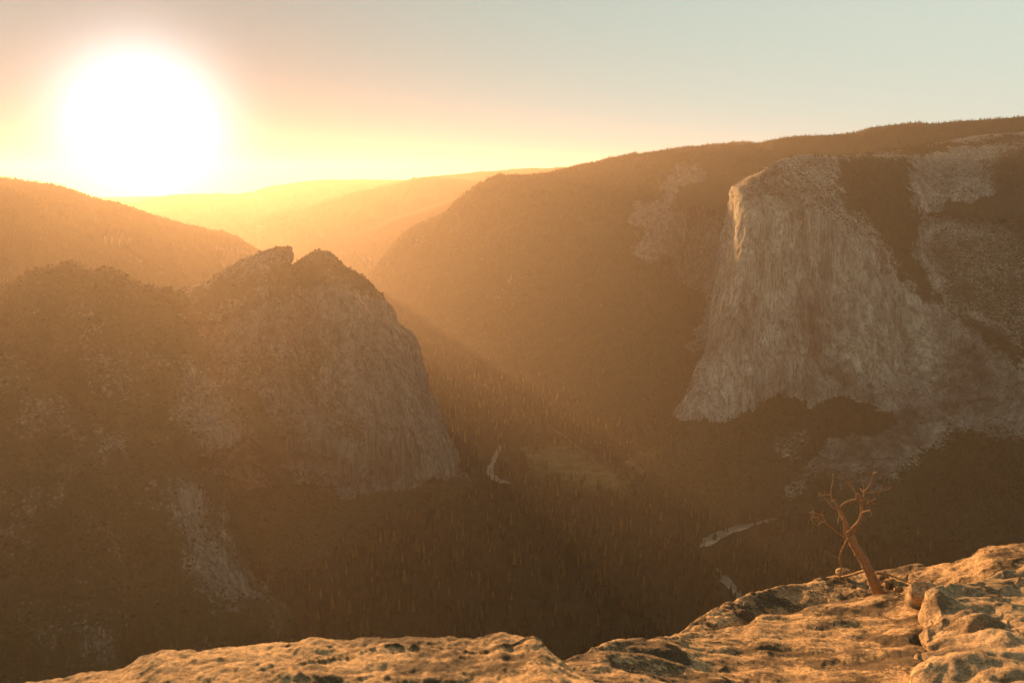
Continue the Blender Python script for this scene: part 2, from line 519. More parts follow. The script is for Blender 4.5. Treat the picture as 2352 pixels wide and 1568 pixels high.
# --- the great pale wall on the right, with plateau, gully and talus
CAPC = [
 [(1790,410,4300),(1778,430,4950),(1768,480,4950),(1758,560,4900),(1730,700,4050),(1690,830,3900),(1640,925,3700),(1520,965,110),(1440,1000,-20)],
 [(1742,400,3860),(1703,426,4080),(1690,470,4080),(1673,559,4040),(1652,710,3750),(1621,840,3260),(1563,962,215),(1490,1060,90),(1410,1130,-20)],
 [(1755,388,3620),(1716,428,3500),(1716,470,3420),(1706,560,3370),(1680,710,3290),(1642,840,3190),(1588,969,205),(1530,1075,90),(1450,1170,-20)],
 [(1797,367,3720),(1758,415,3540),(1750,472,3400),(1742,570,3350),(1728,710,3275),(1712,840,3185),(1680,958,212),(1650,1080,100),(1600,1200,-20)],
 [(1839,358,3820),(1810,405,3600),(1815,474,3420),(1815,590,3370),(1815,720,3285),(1812,830,3210),(1790,913,262),(1780,1050,130),(1740,1220,-20)],
 [(1890,357,3900),(1850,408,3650),(1856,484,3450),(1855,600,3400),(1850,720,3300),(1845,835,3215),(1830,918,262),(1830,1055,130),(1800,1235,-20)],
 [(1936,359,3950),(1895,412,3720),(1902,500,3480),(1895,610,3430),(1890,725,3340),(1885,840,3230),(1872,935,245),(1880,1050,140),(1870,1250,-20)],
 [(1999,357,4100),(1960,420,3800),(1957,525,3520),(1955,620,3430),(1950,730,3330),(1945,840,3230),(1930,915,262),(1950,1040,150),(1950,1265,-20)],
 [(2060,354,4200),(2040,440,3850),(2020,567,3540),(2015,660,3440),(2010,760,3330),(2010,860,3230),(2009,933,250),(2015,1045,155),(2030,1280,-20)],
 [(2104,349,4250),(2090,470,3870),(2075,625,3560),(2070,710,3470),(2068,800,3360),(2065,890,3220),(2063,965,220),(2070,1060,150),(2100,1290,-20)],
 [(2167,336,4350),(2130,500,3930),(2120,685,3520),(2125,760,3420),(2130,840,3290),(2125,920,3160),(2110,990,2990),(2130,1090,2760),(2170,1300,-20)],
 [(2251,327,4400),(2220,520,3850),(2230,743,3380),(2235,810,3300),(2240,880,3180),(2240,940,3080),(2230,1010,2920),(2240,1110,2650),(2260,1310,-20)],
 [(2352,322,4500),(2340,540,3800),(2352,823,3200),(2355,870,3120),(2355,920,3030),(2355,980,2930),(2355,1040,2800),(2360,1140,2550),(2370,1320,-20)],
 [(2520,305,4500),(2520,540,3700),(2540,850,3000),(2545,900,2920),(2545,950,2830),(2545,1010,2730),(2545,1070,2600),(2550,1160,2400),(2560,1330,-20)],
 [(2900,300,4300),(2900,560,3400),(2900,880,2700),(2900,930,2620),(2900,990,2530),(2900,1050,2430),(2900,1110,2320),(2900,1200,2200),(2900,1360,-20)],
]
def cap_veg(X, Y, p, n):
    v = np.full(X.shape, -0.35)
    nz = fbm(p, 0.010, 4, 0.55)
    v = np.maximum(v, 1.05 * poly_mask(X, Y, [(1925,362),(2010,358),(2090,372),(2100,440),(2120,520),(2090,580),(2140,660),(2180,700),(2120,690),(2070,620),(2010,530),(1950,470),(1925,420)], 26))
    v = np.maximum(v, 0.36 * poly_mask(X, Y, [(1740,380),(1930,350),(1935,470),(2000,520),(2100,660),(2060,640),(1930,515),(1830,475),(1720,440)], 12))
    v = np.maximum(v, 0.95 * poly_mask(X, Y, [(2250,380),(2360,330),(2600,330),(2600,560),(2352,520),(2290,440)], 45))
    v = np.maximum(v, 0.95 * poly_mask(X, Y, [(2000,345),(2200,325),(2350,310),(2350,330),(2230,333),(2110,358)], 8))
    v = np.maximum(v, 0.36 * poly_mask(X, Y, [(2130,420),(2200,380),(2300,420),(2352,560),(2352,840),(2200,720),(2120,600)], 40))
    v = np.maximum(v, 0.22 * poly_mask(X, Y, [(2150,740),(2600,860),(2600,1100),(2090,1000),(2110,860)], 40))  # thin veg tint darkens this lower wall in place of shade
    v = np.maximum(v, 0.55 * poly_mask(X, Y, [(2150,560),(2352,500),(2600,560),(2600,840),(2352,800),(2240,730),(2170,700)], 30))
    v = np.maximum(v, 1.0 * poly_mask(X, Y, [(2180,700),(2240,735),(2352,800),(2352,850),(2290,800),(2200,730)], 26))
    talus = [(1430,940),(1545,955),(1563,964),(1650,969),(1690,957),(1740,936),(1800,909),(1850,925),(1866,940),(1912,914),(1940,914),(2009,932),(2063,966),(2000,1000),(1900,1010),(1800,1120),(1900,1300),(1300,1300),(1300,1000)]
    v = np.maximum(v, 0.98 * poly_mask(X, Y, talus, 4))
    lower = [(1830,1060),(2000,1120),(2120,1040),(2200,980),(2352,1000),(3000,1040),(3000,1500),(1700,1500)]
    v = np.maximum(v, 0.85 * poly_mask(X, Y, lower, 40))
    bare = [(2098,945),(2106,965),(2045,1010),(1985,1052),(1955,1085),(1925,1120),(1912,1120),(1945,1060),(2020,1010),(2080,975)]
    v = v - 0.27 * poly_mask(X, Y, bare, 10)
    scar = [(1960,985),(1975,1010),(1900,1075),(1850,1130),(1810,1150),(1860,1080),(1920,1010)]
    v = v - 0.36 * poly_mask(X, Y, scar, 12)
    v = v - 0.45 * poly_mask(X, Y, [(1800,985),(1850,975),(1850,1040),(1810,1060),(1770,1040)], 15)
    return v + 0.15 * nz
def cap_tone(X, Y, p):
    # dark diorite bands and lichen, pale fresh scars; sunlit strip and right wall shade painted in
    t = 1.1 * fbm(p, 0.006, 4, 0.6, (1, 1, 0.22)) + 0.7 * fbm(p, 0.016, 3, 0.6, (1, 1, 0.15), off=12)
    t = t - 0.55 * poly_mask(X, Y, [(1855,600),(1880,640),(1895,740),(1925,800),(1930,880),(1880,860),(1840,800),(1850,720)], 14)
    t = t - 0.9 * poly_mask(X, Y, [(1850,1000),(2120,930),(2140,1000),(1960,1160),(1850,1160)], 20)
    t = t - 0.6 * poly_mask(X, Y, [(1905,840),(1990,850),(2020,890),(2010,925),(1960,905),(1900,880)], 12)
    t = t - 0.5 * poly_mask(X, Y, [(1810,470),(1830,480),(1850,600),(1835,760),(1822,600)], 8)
    t = t - 0.6 * poly_mask(X, Y, [(2130,760),(2240,780),(2352,860),(2352,1010),(2230,1000),(2130,960),(2150,860)], 30)  # paints shade and corner darkening over the lower right wall
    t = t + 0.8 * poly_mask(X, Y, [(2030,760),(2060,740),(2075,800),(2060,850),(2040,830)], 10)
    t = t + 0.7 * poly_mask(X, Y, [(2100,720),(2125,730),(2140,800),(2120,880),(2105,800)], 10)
    t = t + 1.2 * poly_mask(X, Y, [(1680,430),(1712,440),(1722,500),(1712,600),(1700,690),(1660,690)], 8)  # pale nose rock, brightened further to paint the sunlit strip
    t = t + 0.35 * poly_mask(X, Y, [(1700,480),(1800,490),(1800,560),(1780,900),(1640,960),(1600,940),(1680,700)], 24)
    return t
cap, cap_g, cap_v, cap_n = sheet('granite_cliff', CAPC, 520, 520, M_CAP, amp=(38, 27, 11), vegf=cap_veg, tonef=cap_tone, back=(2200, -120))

# --- long wooded ridge behind it
MIDC = [
 [(840,640,7400),(850,660,7300),(855,675,7200),(860,690,7150),(865,700,7100),(870,715,-20)],
 [(902,569,6900),(900,600,6800),(898,630,6750),(895,660,6700),(890,690,6700),(900,735,-20)],
 [(941,533,6750),(945,575,6600),(945,620,6450),(945,670,6300),(945,715,6150),(960,775,-20)],
 [(1018,491,6500),(1020,545,6300),(1020,610,6050),(1025,680,5800),(1035,750,5500),(1060,835,-20)],
 [(1070,446,6350),(1080,510,6100),(1085,590,5800),(1095,680,5500),(1110,770,5150),(1140,870,-20)],
 [(1129,419,6250),(1150,490,5950),(1165,580,5600),(1180,690,5200),(1200,790,4800),(1240,915,-20)],
 [(1240,401,6300),(1260,470,5900),(1275,570,5500),(1290,690,5000),(1310,800,4550),(1340,960,-20)],
 [(1350,384,6500),(1370,450,6000),(1380,540,5500),(1395,670,4900),(1410,800,4350),(1430,1000,-20)],
 [(1420,365,6550),(1455,420,5900),(1470,500,5350),(1480,640,4850),(1490,790,4200),(1500,1020,-20)],
 [(1495,353,6600),(1530,385,5700),(1530,490,5200),(1530,640,4800),(1560,790,4150),(1570,1030,-20)],
 [(1579,342,6700),(1600,385,5650),(1605,480,5350),(1600,640,4950),(1620,790,4200),(1640,1030,-20)],
 [(1663,336,6850),(1650,390,5800),(1650,480,5300),(1650,640,4800),(1690,790,4150),(1740,1030,-20)],
 [(1726,334,6900),(1740,385,5700),(1745,480,5250),(1750,640,4700),(1780,790,4100),(1830,1000,-20)],
 [(1830,342,6900),(1830,370,6000),(1850,470,5400),(1850,640,4900),(1880,780,4300),(1900,950,-20)],
 [(1915,346,6700),(1925,362,6000),(1930,470,5600),(1950,640,5100),(1960,760,4600),(1980,900,-20)],
 [(2100,345,6500),(2100,360,6000),(2100,470,5800),(2100,640,5400),(2100,740,5000),(2100,850,-20)],
]
def mid_veg(X, Y, p, n):
    v = np.full(X.shape, 0.95)
    v = v - 1.25 * poly_mask(X, Y, [(1545,400),(1560,385),(1610,385),(1640,400),(1720,395),(1700,480),(1660,600),(1640,680),(1600,660),(1560,640),(1540,560),(1500,600),(1460,580),(1490,510),(1450,500),(1460,470),(1525,470),(1528,430)], 26)
    v = v - 0.8 * poly_mask(X, Y, [(1640,640),(1660,640),(1640,790),(1600,815),(1575,800),(1610,720)], 10)
    return v - 0.35 * smooth(0.5, 0.8, 1 - np.abs(n[:, 2])) + 0.2 * fbm(p, 0.004, 4)
mid, mid_g, mid_v, mid_n = sheet('wooded_ridge', MIDC, 400, 300, M_FAR, amp=(110, 50, 10), vegf=mid_veg, back=(1500, -300), big=0.0022)

# --- twin-peaked buttress in the left middle distance
TWIN = [
 [(330,720,3100),(330,800,2950),(350,880,2850),(380,960,2750),(430,1050,2650),(500,1150,140),(560,1260,60),(650,1360,-20)],
 [(400,682,2950),(400,760,2850),(420,850,2750),(450,950,2650),(490,1040,2560),(560,1130,130),(640,1230,60),(720,1330,-20)],
 [(442,665,2960),(440,750,2860),(460,845,2755),(495,945,2655),(545,1035,2565),(605,1120,135),(680,1220,60),(760,1315,-20)],
 [(480,648,2980),(480,740,2880),(500,840,2760),(540,940,2660),(600,1030,2570),(650,1110,140),(720,1210,60),(800,1300,-20)],
 [(542,612,2990),(540,715,2880),(555,820,2760),(590,925,2655),(640,1023,2565),(695,1105,140),(760,1195,65),(835,1285,-20)],
 [(600,586,3000),(600,696,2880),(615,805,2765),(650,915,2655),(700,1015,2565),(760,1095,145),(815,1170,70),(880,1250,-20)],
 [(640,573,3020),(636,692,2880),(645,800,2770),(680,910,2660),(730,1010,2570),(790,1090,150),(840,1160,70),(900,1230,-20)],
 [(651,577,3030),(650,694,2900),(660,800,2780),(695,910,2670),(745,1005,2580),(805,1087,150),(855,1152,70),(915,1220,-20)],
 [(656,622,3110),(664,706,2980),(682,800,2810),(722,910,2705),(777,1000,2620),(832,1085,150),(882,1140,70),(940,1210,-20)],
 [(668,616,3080),(678,700,2935),(700,800,2800),(745,905,2700),(797,1000,2635),(850,1087,140),(895,1136,70),(955,1200,-20)],
 [(701,595,3040),(707,692,2920),(735,800,2790),(780,900,2710),(825,1000,2660),(875,1090,130),(915,1130,70),(970,1190,-20)],
 [(725,584,3030),(735,690,2910),(765,800,2790),(808,900,2715),(850,1000,2670),(897,1094,120),(932,1130,65),(985,1185,-20)],
 [(754,583,3020),(770,690,2900),(800,800,2800),(840,900,2730),(880,1000,2690),(920,1100,110),(950,1130,60),(1000,1180,-20)],
 [(792,615,3020),(820,700,2910),(855,800,2830),(895,900,2780),(935,1000,2740),(970,1102,90),(1000,1130,50),(1040,1170,-20)],
 [(828,634,3030),(850,710,2940),(885,800,2870),(920,900,2820),(958,1000,2780),(1000,1100,82),(1022,1125,45),(1060,1165,-20)],
 [(852,656,3060),(886,720,3000),(916,795,2950),(952,897,2900),(992,1003,2860),(1030,1095,72),(1055,1115,35),(1095,1150,-20)],
 [(866,676,3130),(902,730,3090),(931,782,3050),(968,896,3000),(1012,1005,2950),(1045,1090,62),(1078,1110,25),(1115,1140,-20)],
 [(840,700,3500),(870,745,3500),(890,800,3480),(925,885,3430),(965,980,3370),(1000,1050,60),(1050,1075,20),(1090,1100,-20)],
]
def twin_veg(X, Y, p, n):
    v = 0.42 + 0.55 * fbm(p, 0.006, 4, 0.55, (1, 1, 0.4))
    v = v + 0.15 * poly_mask(X, Y, [(400,640),(660,560),(800,570),(870,660),(850,690),(760,660),(600,700),(420,760)], 20)
    v = v - 0.55 * poly_mask(X, Y, [(740,690),(900,720),(1060,1100),(960,1110),(900,1060),(820,850)], 55)
    v = v - 0.5 * poly_mask(X, Y, [(715,940),(760,990),(860,1130),(800,1150),(730,1060)], 30)
    v = np.maximum(v, 1.0 * poly_mask(X, Y, [(300,1060),(560,1120),(700,1110),(800,1150),(960,1120),(980,1105),(1050,1093),(1150,1120),(1150,1400),(300,1400)], 8))
    return v - 0.25 * smooth(0.55, 0.85, 1 - np.abs(n[:, 2]))
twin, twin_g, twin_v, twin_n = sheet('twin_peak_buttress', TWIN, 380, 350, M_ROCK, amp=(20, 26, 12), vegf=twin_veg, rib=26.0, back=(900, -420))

# --- left shoulder in front of it
SHO = [
 [(-420,690,2200),(-410,850,2050),(-400,1000,1900),(-380,1150,1780),(-350,1300,1650),(-300,1450,1560),(-250,1650,-20)],
 [(0,656,2300),(10,780,2200),(30,900,2080),(60,1020,1980),(110,1140,1900),(150,1250,150),(250,1400,-20)],
 [(86,623,2320),(100,760,2200),(130,880,2100),(170,990,2020),(220,1100,1950),(280,1200,160),(380,1350,-20)],
 [(158,612,2350),(170,740,2230),(210,860,2130),(255,960,2070),(310,1060,2010),(370,1150,160),(470,1310,-20)],
 [(210,624,2370),(220,740,2245),(260,855,2150),(310,950,2090),(365,1040,2030),(415,1130,160),(515,1290,-20)],
 [(259,621,2380),(270,740,2260),(310,850,2170),(355,940,2110),(410,1030,2060),(460,1110,165),(560,1270,-20)],
 [(317,655,2400),(340,750,2290),(390,850,2200),(430,920,2160),(480,1010,2120),(530,1095,170),(620,1240,-20)],
 [(353,661,2420),(385,740,2330),(440,830,2260),(490,895,2220),(540,985,2190),(585,1085,180),(660,1210,-20)],
 [(368,686,2450),(425,770,2390),(475,845,2340),(532,897,2300),(588,1000,2260),(625,1086,195),(700,1190,-20)],
 [(340,715,2850),(390,790,2800),(440,860,2750),(490,920,2700),(540,1000,2650),(580,1070,150),(660,1160,-20)],
]
def sho_veg(X, Y, p, n):
    v = 0.75 + 0.4 * fbm(p, 0.007, 4, 0.55, (1, 1, 0.5))
    v = v - 0.4 * poly_mask(X, Y, [(430,830),(520,880),(640,1090),(560,1080),(480,1080),(400,950)], 45)
    v = np.maximum(v, 0.95 * poly_mask(X, Y, [(400,1080),(640,1090),(760,1150),(760,1450),(300,1450)], 8))
    return v
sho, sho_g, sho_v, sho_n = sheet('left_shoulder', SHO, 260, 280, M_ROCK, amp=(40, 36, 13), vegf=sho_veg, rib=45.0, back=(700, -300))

# --- dark near buttress at the left edge
NEAR = [
 [(-600,700,1750),(-600,900,1650),(-600,1100,1560),(-590,1300,1450),(-580,1500,1350),(-560,1760,-20)],
 [(-200,720,1950),(-200,880,1850),(-190,1050,1760),(-170,1250,1640),(-150,1430,1540),(-120,1690,-20)],
 [(0,798,2000),(0,950,1900),(20,1100,1800),(50,1300,1700),(80,1450,1610),(120,1650,-20)],
 [(66,839,2000),(90,960,1910),(120,1100,1820),(150,1280,1720),(190,1430,1640),(230,1620,-20)],
 [(102,865,2000),(150,980,1910),(190,1110,1820),(230,1270,1730),(270,1420,1660),(310,1590,-20)],
 [(180,935,1990),(210,1030,1900),(245,1145,1830),(280,1285,1750),(315,1420,1680),(355,1575,-20)],
 [(245,990,1980),(270,1080,1900),(300,1180,1840),(330,1300,1770),(360,1420,1700),(400,1560,-20)],
 [(320,1015,1970),(330,1100,1900),(352,1195,1845),(380,1305,1785),(410,1415,1720),(450,1545,-20)],
 [(382,1046,1960),(390,1120,1900),(405,1210,1850),(430,1310,1800),(460,1410,1740),(500,1530,-20)],
 [(420,1075,1960),(425,1140,1910),(440,1220,1860),(468,1310,1810),(500,1405,1760),(540,1515,-20)],
 [(446,1106,1985),(455,1165,1930),(475,1235,1880),(505,1312,1835),(545,1395,1790),(590,1490,-20)],
 [(486,1203,2030),(510,1245,1990),(535,1290,1955),(562,1335,1925),(592,1378,1900),(640,1460,-20)],
 [(450,1195,2300),(475,1235,2250),(500,1275,2200),(530,1310,2150),(560,1345,2100),(620,1420,-20)],
]
def near_veg(X, Y, p, n):
    v = 0.72 + 0.5 * fbm(p, 0.009, 5, 0.6, (1, 1, 0.6))
    v = v - 0.4 * poly_mask(X, Y, [(390,1110),(450,1110),(600,1370),(520,1390),(440,1370),(410,1240)], 40)
    v = v - 0.2 * poly_mask(X, Y, [(30,880),(130,920),(290,1010),(290,1060),(180,1010),(40,990)], 45)
    return v
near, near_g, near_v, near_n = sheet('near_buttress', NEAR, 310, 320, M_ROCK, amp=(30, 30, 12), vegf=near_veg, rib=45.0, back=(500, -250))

# --- simple ridges: crest, near slope, far slope
def ridge(name, crest, slope, nu, nv, amp, floor_z=-20, back=(2500, -500), bulge=0.55, big=0.002):
    cols = []
    for (px, py, Y) in crest:
        c = np.array(P(px, py, Y)); d = -np.array([c[0], c[1], 0]) / np.hypot(c[0], c[1])
        h = c[2] - floor_z; run = h / math.tan(math.radians(slope))
        pts = [tuple(c)]
        for k in (0.12, 0.3, 0.55, 0.8, 1.0):
            pts.append(tuple(c + d * run * k + np.array([0, 0, -h * (k ** (1 / (0.6 + bulge)))])))
        bd = -d
        cols.append([tuple(c + bd * back[0] + np.array([0, 0, back[1]])), tuple(c + bd * back[0] * .35 + np.array([0, 0, back[1] * .22]))] + pts)
    g = loft(cols, nu, nv)
    n = face_up(normals(g)); p = g.reshape(-1, 3); nn = n.reshape(-1, 3)
    d = amp[0] * fbm(p, big, 5, 0.5, ridged=True) + amp[1] * fbm(p, 0.01, 5, 0.55)
    rows = np.tile(np.arange(nv), (nu, 1)).reshape(-1) / nv
    cr = np.abs(rows - rows[np.argmax(g[nu // 2, :, 2])])
    d = d * (0.15 + 0.85 * smooth(0, 0.18, cr)) + 0.25 * amp[1] * fbm(p, 0.006, 5, 0.6)
    g2 = (p + nn * d[:, None]).reshape(g.shape)
    g2[..., 2] = np.maximum(g2[..., 2], -36)
    n2 = face_up(normals(g2)).reshape(-1, 3)
    veg = np.clip(0.95 - 0.5 * smooth(0.45, 0.75, 1 - np.abs(n2[:, 2])) + 0.3 * fbm(p, 0.004, 3), 0, 1)
    me = grid_mesh(name, g2, {'veg': veg})
    o = link(name, me, M_FAR, kind='structure')
    return o, g2, veg.reshape(g2.shape[:2])
kleft = ridge('wooded_ridge', [(-900,360,5428),(-300,395,5533),(0,421,5742),(77,428,5742),(115,430,5762),(158,444,5793),(211,463,5846),(269,478,5898),(336,502,5950),(408,524,6055),(480,541,6159),(552,565,6264),(590,590,6368),(660,650,6577),(760,740,6994)], 26, 420, 110, (160, 25))
kleft2 = ridge('wooded_spur', [(-700,430,4309),(-200,432,4420),(0,445,4475),(60,462,4508),(130,500,4530),(200,556,4552),(269,598,4585),(336,627,4618),(380,640,4641),(413,647,4674),(450,675,4707),(540,760,4751)], 30, 300, 110, (90, 18))
ftop = ridge('plateau_ridge', [(1560,350,6080),(1663,340,6080),(1726,334,6000),(1776,325,5800),(1831,317,5650),(1915,312,5500),(1957,310,5400),(1999,299,5300),(2066,289,5250),(2100,286,5200),(2150,288,5150),(2209,283,5100),(2293,277,5050),(2352,273,5000),(2700,268,4900),(3300,268,4700)], 20, 360, 80, (60, 20), floor_z=900)
r9 = ridge('far_ridge', [(620,640,9870),(740,590,9765),(800,560,9765),(850,534,9660),(912,507,9450),(960,492,9345),(1010,478,9240),(1080,455,9030),(1200,430,9030)], 24, 240, 70, (150, 25))
r12 = ridge('far_ridge', [(380,600,13650),(500,550,13650),(576,517,13440),(624,495,13230),(720,473,13020),(816,447,12810),(912,428,12600),(960,415,12600),(1008,413,12600),(1056,418,12600),(1200,430,12600),(1400,440,12600)], 22, 260, 70, (220, 30))
r14 = ridge('far_ridge', [(860,430,15225),(930,418,15225),(1008,407,15225),(1080,401,15225),(1150,394,15225),(1220,390,15225),(1300,388,15225),(1500,395,15225),(1800,400,15225)], 20, 200, 60, (220, 30))
r16 = ridge('far_ridge', [(150,520,18700),(269,480,18700),(298,473,18700),(360,457,18700),(432,451,18700),(510,449,18700),(576,447,18700),(614,434,18700),(672,425,18700),(744,418,18700),(816,417,18700),(912,418,18700),(1000,420,18700),(1200,430,18700)], 18, 260, 60, (260, 40))
r24 = ridge('far_ridge', [(-80,456,24000),(0,459,24000),(100,462,24000),(200,458,24000),(280,455,24000),(370,455,24000),(440,459,24000),(700,450,24000),(1200,440,24000),(2000,430,24000)], 14, 200, 50, (200, 40))

# --- ground: valley floor out to the horizon
def floor_obj():
    ys = np.concatenate([np.linspace(-6000, 1200, 12)[:-1], np.linspace(1200, 5200, 230), np.geomspace(5200, 28000, 60)[1:]])
    xs = np.concatenate([np.linspace(-16000, -1600, 14)[:-1], np.linspace(-1600, 1600, 210), np.linspace(1600, 16000, 14)[1:]])
    X, Y = np.meshgrid(xs, ys, indexing='ij')
    g = np.stack([X, Y, np.zeros_like(X)], -1)
    p = g.reshape(-1, 3)
    z = 1.6 * fbm(p, 0.003, 4) + 0.8 * fbm(p, 0.02, 3)
    g[..., 2] = z.reshape(X.shape)
    px, py = project(g)
    mead = poly_mask(px, py, [(1180,1030),(1300,1020),(1420,1090),(1500,1130),(1420,1128),(1320,1118),(1230,1085)], 24)
    mead = np.where(Y.reshape(-1) > 1200, mead, 0)
    me = grid_mesh('ground', g, {'meadow': mead})
    o = link('ground', me, M_FLOOR, kind='structure')
    return g, mead.reshape(X.shape)
fl_g, fl_m = floor_obj()

def flat_patch(name, outline, z, mat):
    pts = [P(x, y, z) for x, y in outline]
    # rounded ragged outline
    ring = []
    n = len(pts)
    for i in range(n):
        a, b_ = np.array(pts[i]), np.array(pts[(i + 1) % n])
        L = np.linalg.norm(b_ - a); k = max(2, int(L / 6))
        for j in range(k):
            q = a + (b_ - a) * j / k
            w = 3.0 * fbm(q[None, :], 0.06, 3)[0] * min(1, L / 30)
            nrm_ = np.array([-(b_ - a)[1], (b_ - a)[0], 0]) / (L + 1e-6)
            ring.append(q + nrm_ * w)
    me = bpy.data.meshes.new(name)
    me.from_pydata([tuple(r) for r in ring], [], [list(range(len(ring)))])
    me.update()
    return link(name, me, mat, kind='structure')
def ribbon(line, z):
    """closed outline of a river reach from (x, y, half width in metres) points"""
    c = np.array([P(x, y, z) for x, y, w in line]); w = np.array([q[2] for q in line], float)
    t = np.concatenate([[0], np.cumsum(np.linalg.norm(np.diff(c, axis=0), axis=1))])
    M = weights(t, max(12, int(t[-1] / 7))); c = M @ c; w = np.clip(np.interp(np.linspace(0, t[-1], len(c)), t, w), 1, None)
    T = np.gradient(c, axis=0); T /= np.linalg.norm(T, axis=1)[:, None]; Nn = np.column_stack([-T[:, 1], T[:, 0], 0 * T[:, 0]])
    a = w * (1 + 0.9 * fbm(c, 0.03, 4)); b_ = w * (1 + 0.9 * fbm(c, 0.03, 4, off=50))
    return c, Nn, a, b_
def river_part(name, line, z, mat):
    c, Nn, a, b_ = ribbon(line, z); n = len(c)
    v = np.concatenate([c + Nn * a[:, None], c - Nn * b_[:, None]])
    f = [(i, i + 1, n + i + 1, n + i) for i in range(n - 1)]
    me = bpy.data.meshes.new(name); me.from_pydata([tuple(q) for q in v], [], f); me.update()
    return link(name, me, mat, kind='structure'), np.concatenate([c + Nn * (a * 1.0)[:, None], (c - Nn * (b_ * 1.0)[:, None])[::-1]])
RIVZ = 3.0
REACH = [
 [(1150,1022,8),(1143,1036,9),(1134,1056,9),(1125,1076,11),(1132,1095,15),(1158,1107,13),(1182,1111,4)],
 [(1596,1256,6),(1618,1246,22),(1655,1226,20),(1700,1211,15),(1738,1201,10),(1800,1186,7)],
 [(1648,1304,4),(1655,1316,8),(1668,1334,15),(1686,1352,13),(1704,1385,8)],
]
RIVO = [river_part('river', r_, RIVZ + 0.05 * k, M_WATER)[1] for k, r_ in enumerate(REACH)]
M_SAND = mat_simple('river_sand', (0.36, 0.30, 0.23), 0.95, 0.1, 0.06)
for bar in ([(1122,1084,5),(1133,1099,9),(1150,1108,6)], [(1604,1256,5),(1625,1250,12),(1650,1234,6)], [(1668,1226,3),(1695,1217,7),(1722,1210,3)], [(1672,1346,4),(1682,1356,7),(1690,1362,4)]):
    river_part('sand_bar', bar, RIVZ + 0.4, M_SAND)
ROAD = [(1270,983),(1300,1003),(1327,1026),(1350,1043),(1378,1068),(1400,1086),(1418,1102),(1432,1120)]
flat_patch('road', [(x, y) for x, y in ROAD] + [(x - 2.2, y + 1.2) for x, y in reversed(ROAD)], 3, M_ROAD)

# ------------------------------------------------------------------ forest
def tree_mesh(name, seed, tiers, seg, rmax, gaps=0.2, top=0.02, mat=None):
    """conifer of height 1: ragged stacked whorls round a tapered trunk"""
    r_ = random.Random(seed)
    v, f, mi = [], [], []
    def ringfan(z0, z1, r0, ox, oy):
        b0 = len(v); v.append((ox * .3, oy * .3, z1))
        for k in range(2 * seg):
            a = math.pi * k / seg + r_.uniform(-.12, .12)
            rr = r0 * (r_.uniform(0.75, 1.15) if k % 2 == 0 else r_.uniform(0.35, 0.55))
            v.append((ox + rr * math.cos(a), oy + rr * math.sin(a), z0 - (0.02 if k % 2 == 0 else -0.015) + r_.uniform(-.012, .012)))
        for k in range(2 * seg):
            f.append((b0, b0 + 1 + k, b0 + 1 + (k + 1) % (2 * seg))); mi.append(0)
    for t in range(tiers):
        u = t / (tiers - 1)
        z0 = 0.10 + 0.80 * u
        z1 = min(1.0, z0 + 0.26 * (1 - 0.45 * u))
        prof = (1 - u) ** 0.75 * (0.75 + 0.25 * min(1, u * 5)) + top
        if r_.random() < gaps: prof *= 0.7
        ringfan(z0, z1, rmax * prof, r_.uniform(-.01, .01), r_.uniform(-.01, .01))
    b0 = len(v)
    for k in range(4):
        a = math.pi / 2 * k; v.append((.014 * math.cos(a), .014 * math.sin(a), -0.03))
    v.append((0, 0, 0.85))
    for k in range(4):
        f.append((b0 + k, b0 + (k + 1) % 4, b0 + 4)); mi.append(1)
    me = bpy.data.meshes.new(name); me.from_pydata(v, [], f)
    me.materials.append(mat or M_NEEDLE); me.materials.append(M_TRUNK)
    me.polygons.foreach_set('material_index', mi); me.update()
    return me
TREES = [tree_mesh('pine_tree', 1, 8, 6, 0.17), tree_mesh('pine_tree', 2, 7, 6, 0.215, 0.35), tree_mesh('pine_tree', 3, 9, 5, 0.13), tree_mesh('pine_tree', 5, 8, 6, 0.19, 0.3, 0.03, M_SUNLIT)]

# valley floor
px, py = project(fl_g)
PX, PY = px.reshape(fl_m.shape), py.reshape(fl_m.shape)
prob = np.ones(fl_m.shape)
prob *= 1 - 0.96 * fl_m
RIV = [[(1150,1022),(1140,1060),(1140,1090),(1175,1106),(1180,1122),(1120,1112),(1112,1080),(1126,1040)],
 [(1600,1240),(1640,1222),(1740,1192),(1745,1216),(1680,1246),(1630,1280),(1600,1275)],
 [(1645,1305),(1668,1318),(1702,1352),(1700,1380),(1672,1374),(1648,1335)]]
for r_ in RIV:
    prob *= 1 - 0.88 * poly_mask(PX, PY, r_, 8)
prob *= 1 - 0.9 * poly_mask(PX, PY, [(x + 4, y - 6) for x, y in ROAD] + [(x - 8, y + 12) for x, y in reversed(ROAD)], 4)
vis = (fl_g[..., 1] > 1500) & (fl_g[..., 1] < 7200) & (np.abs(fl_g[..., 0]) < 0.62 * fl_g[..., 1] + 100)
cl = fbm(fl_g.reshape(-1, 3), 0.012, 4).reshape(fl_m.shape)
prob = np.where(vis, prob * np.clip(0.75 + 1.6 * cl, 0.12, 1), 0)
fars = np.where(fl_g[..., 1] > 5000, 0.4, 1.0)
scatter_sites(fl_g, prob * fars, 1 / 210, 15, 52)
floor_sites = SITES[-1]
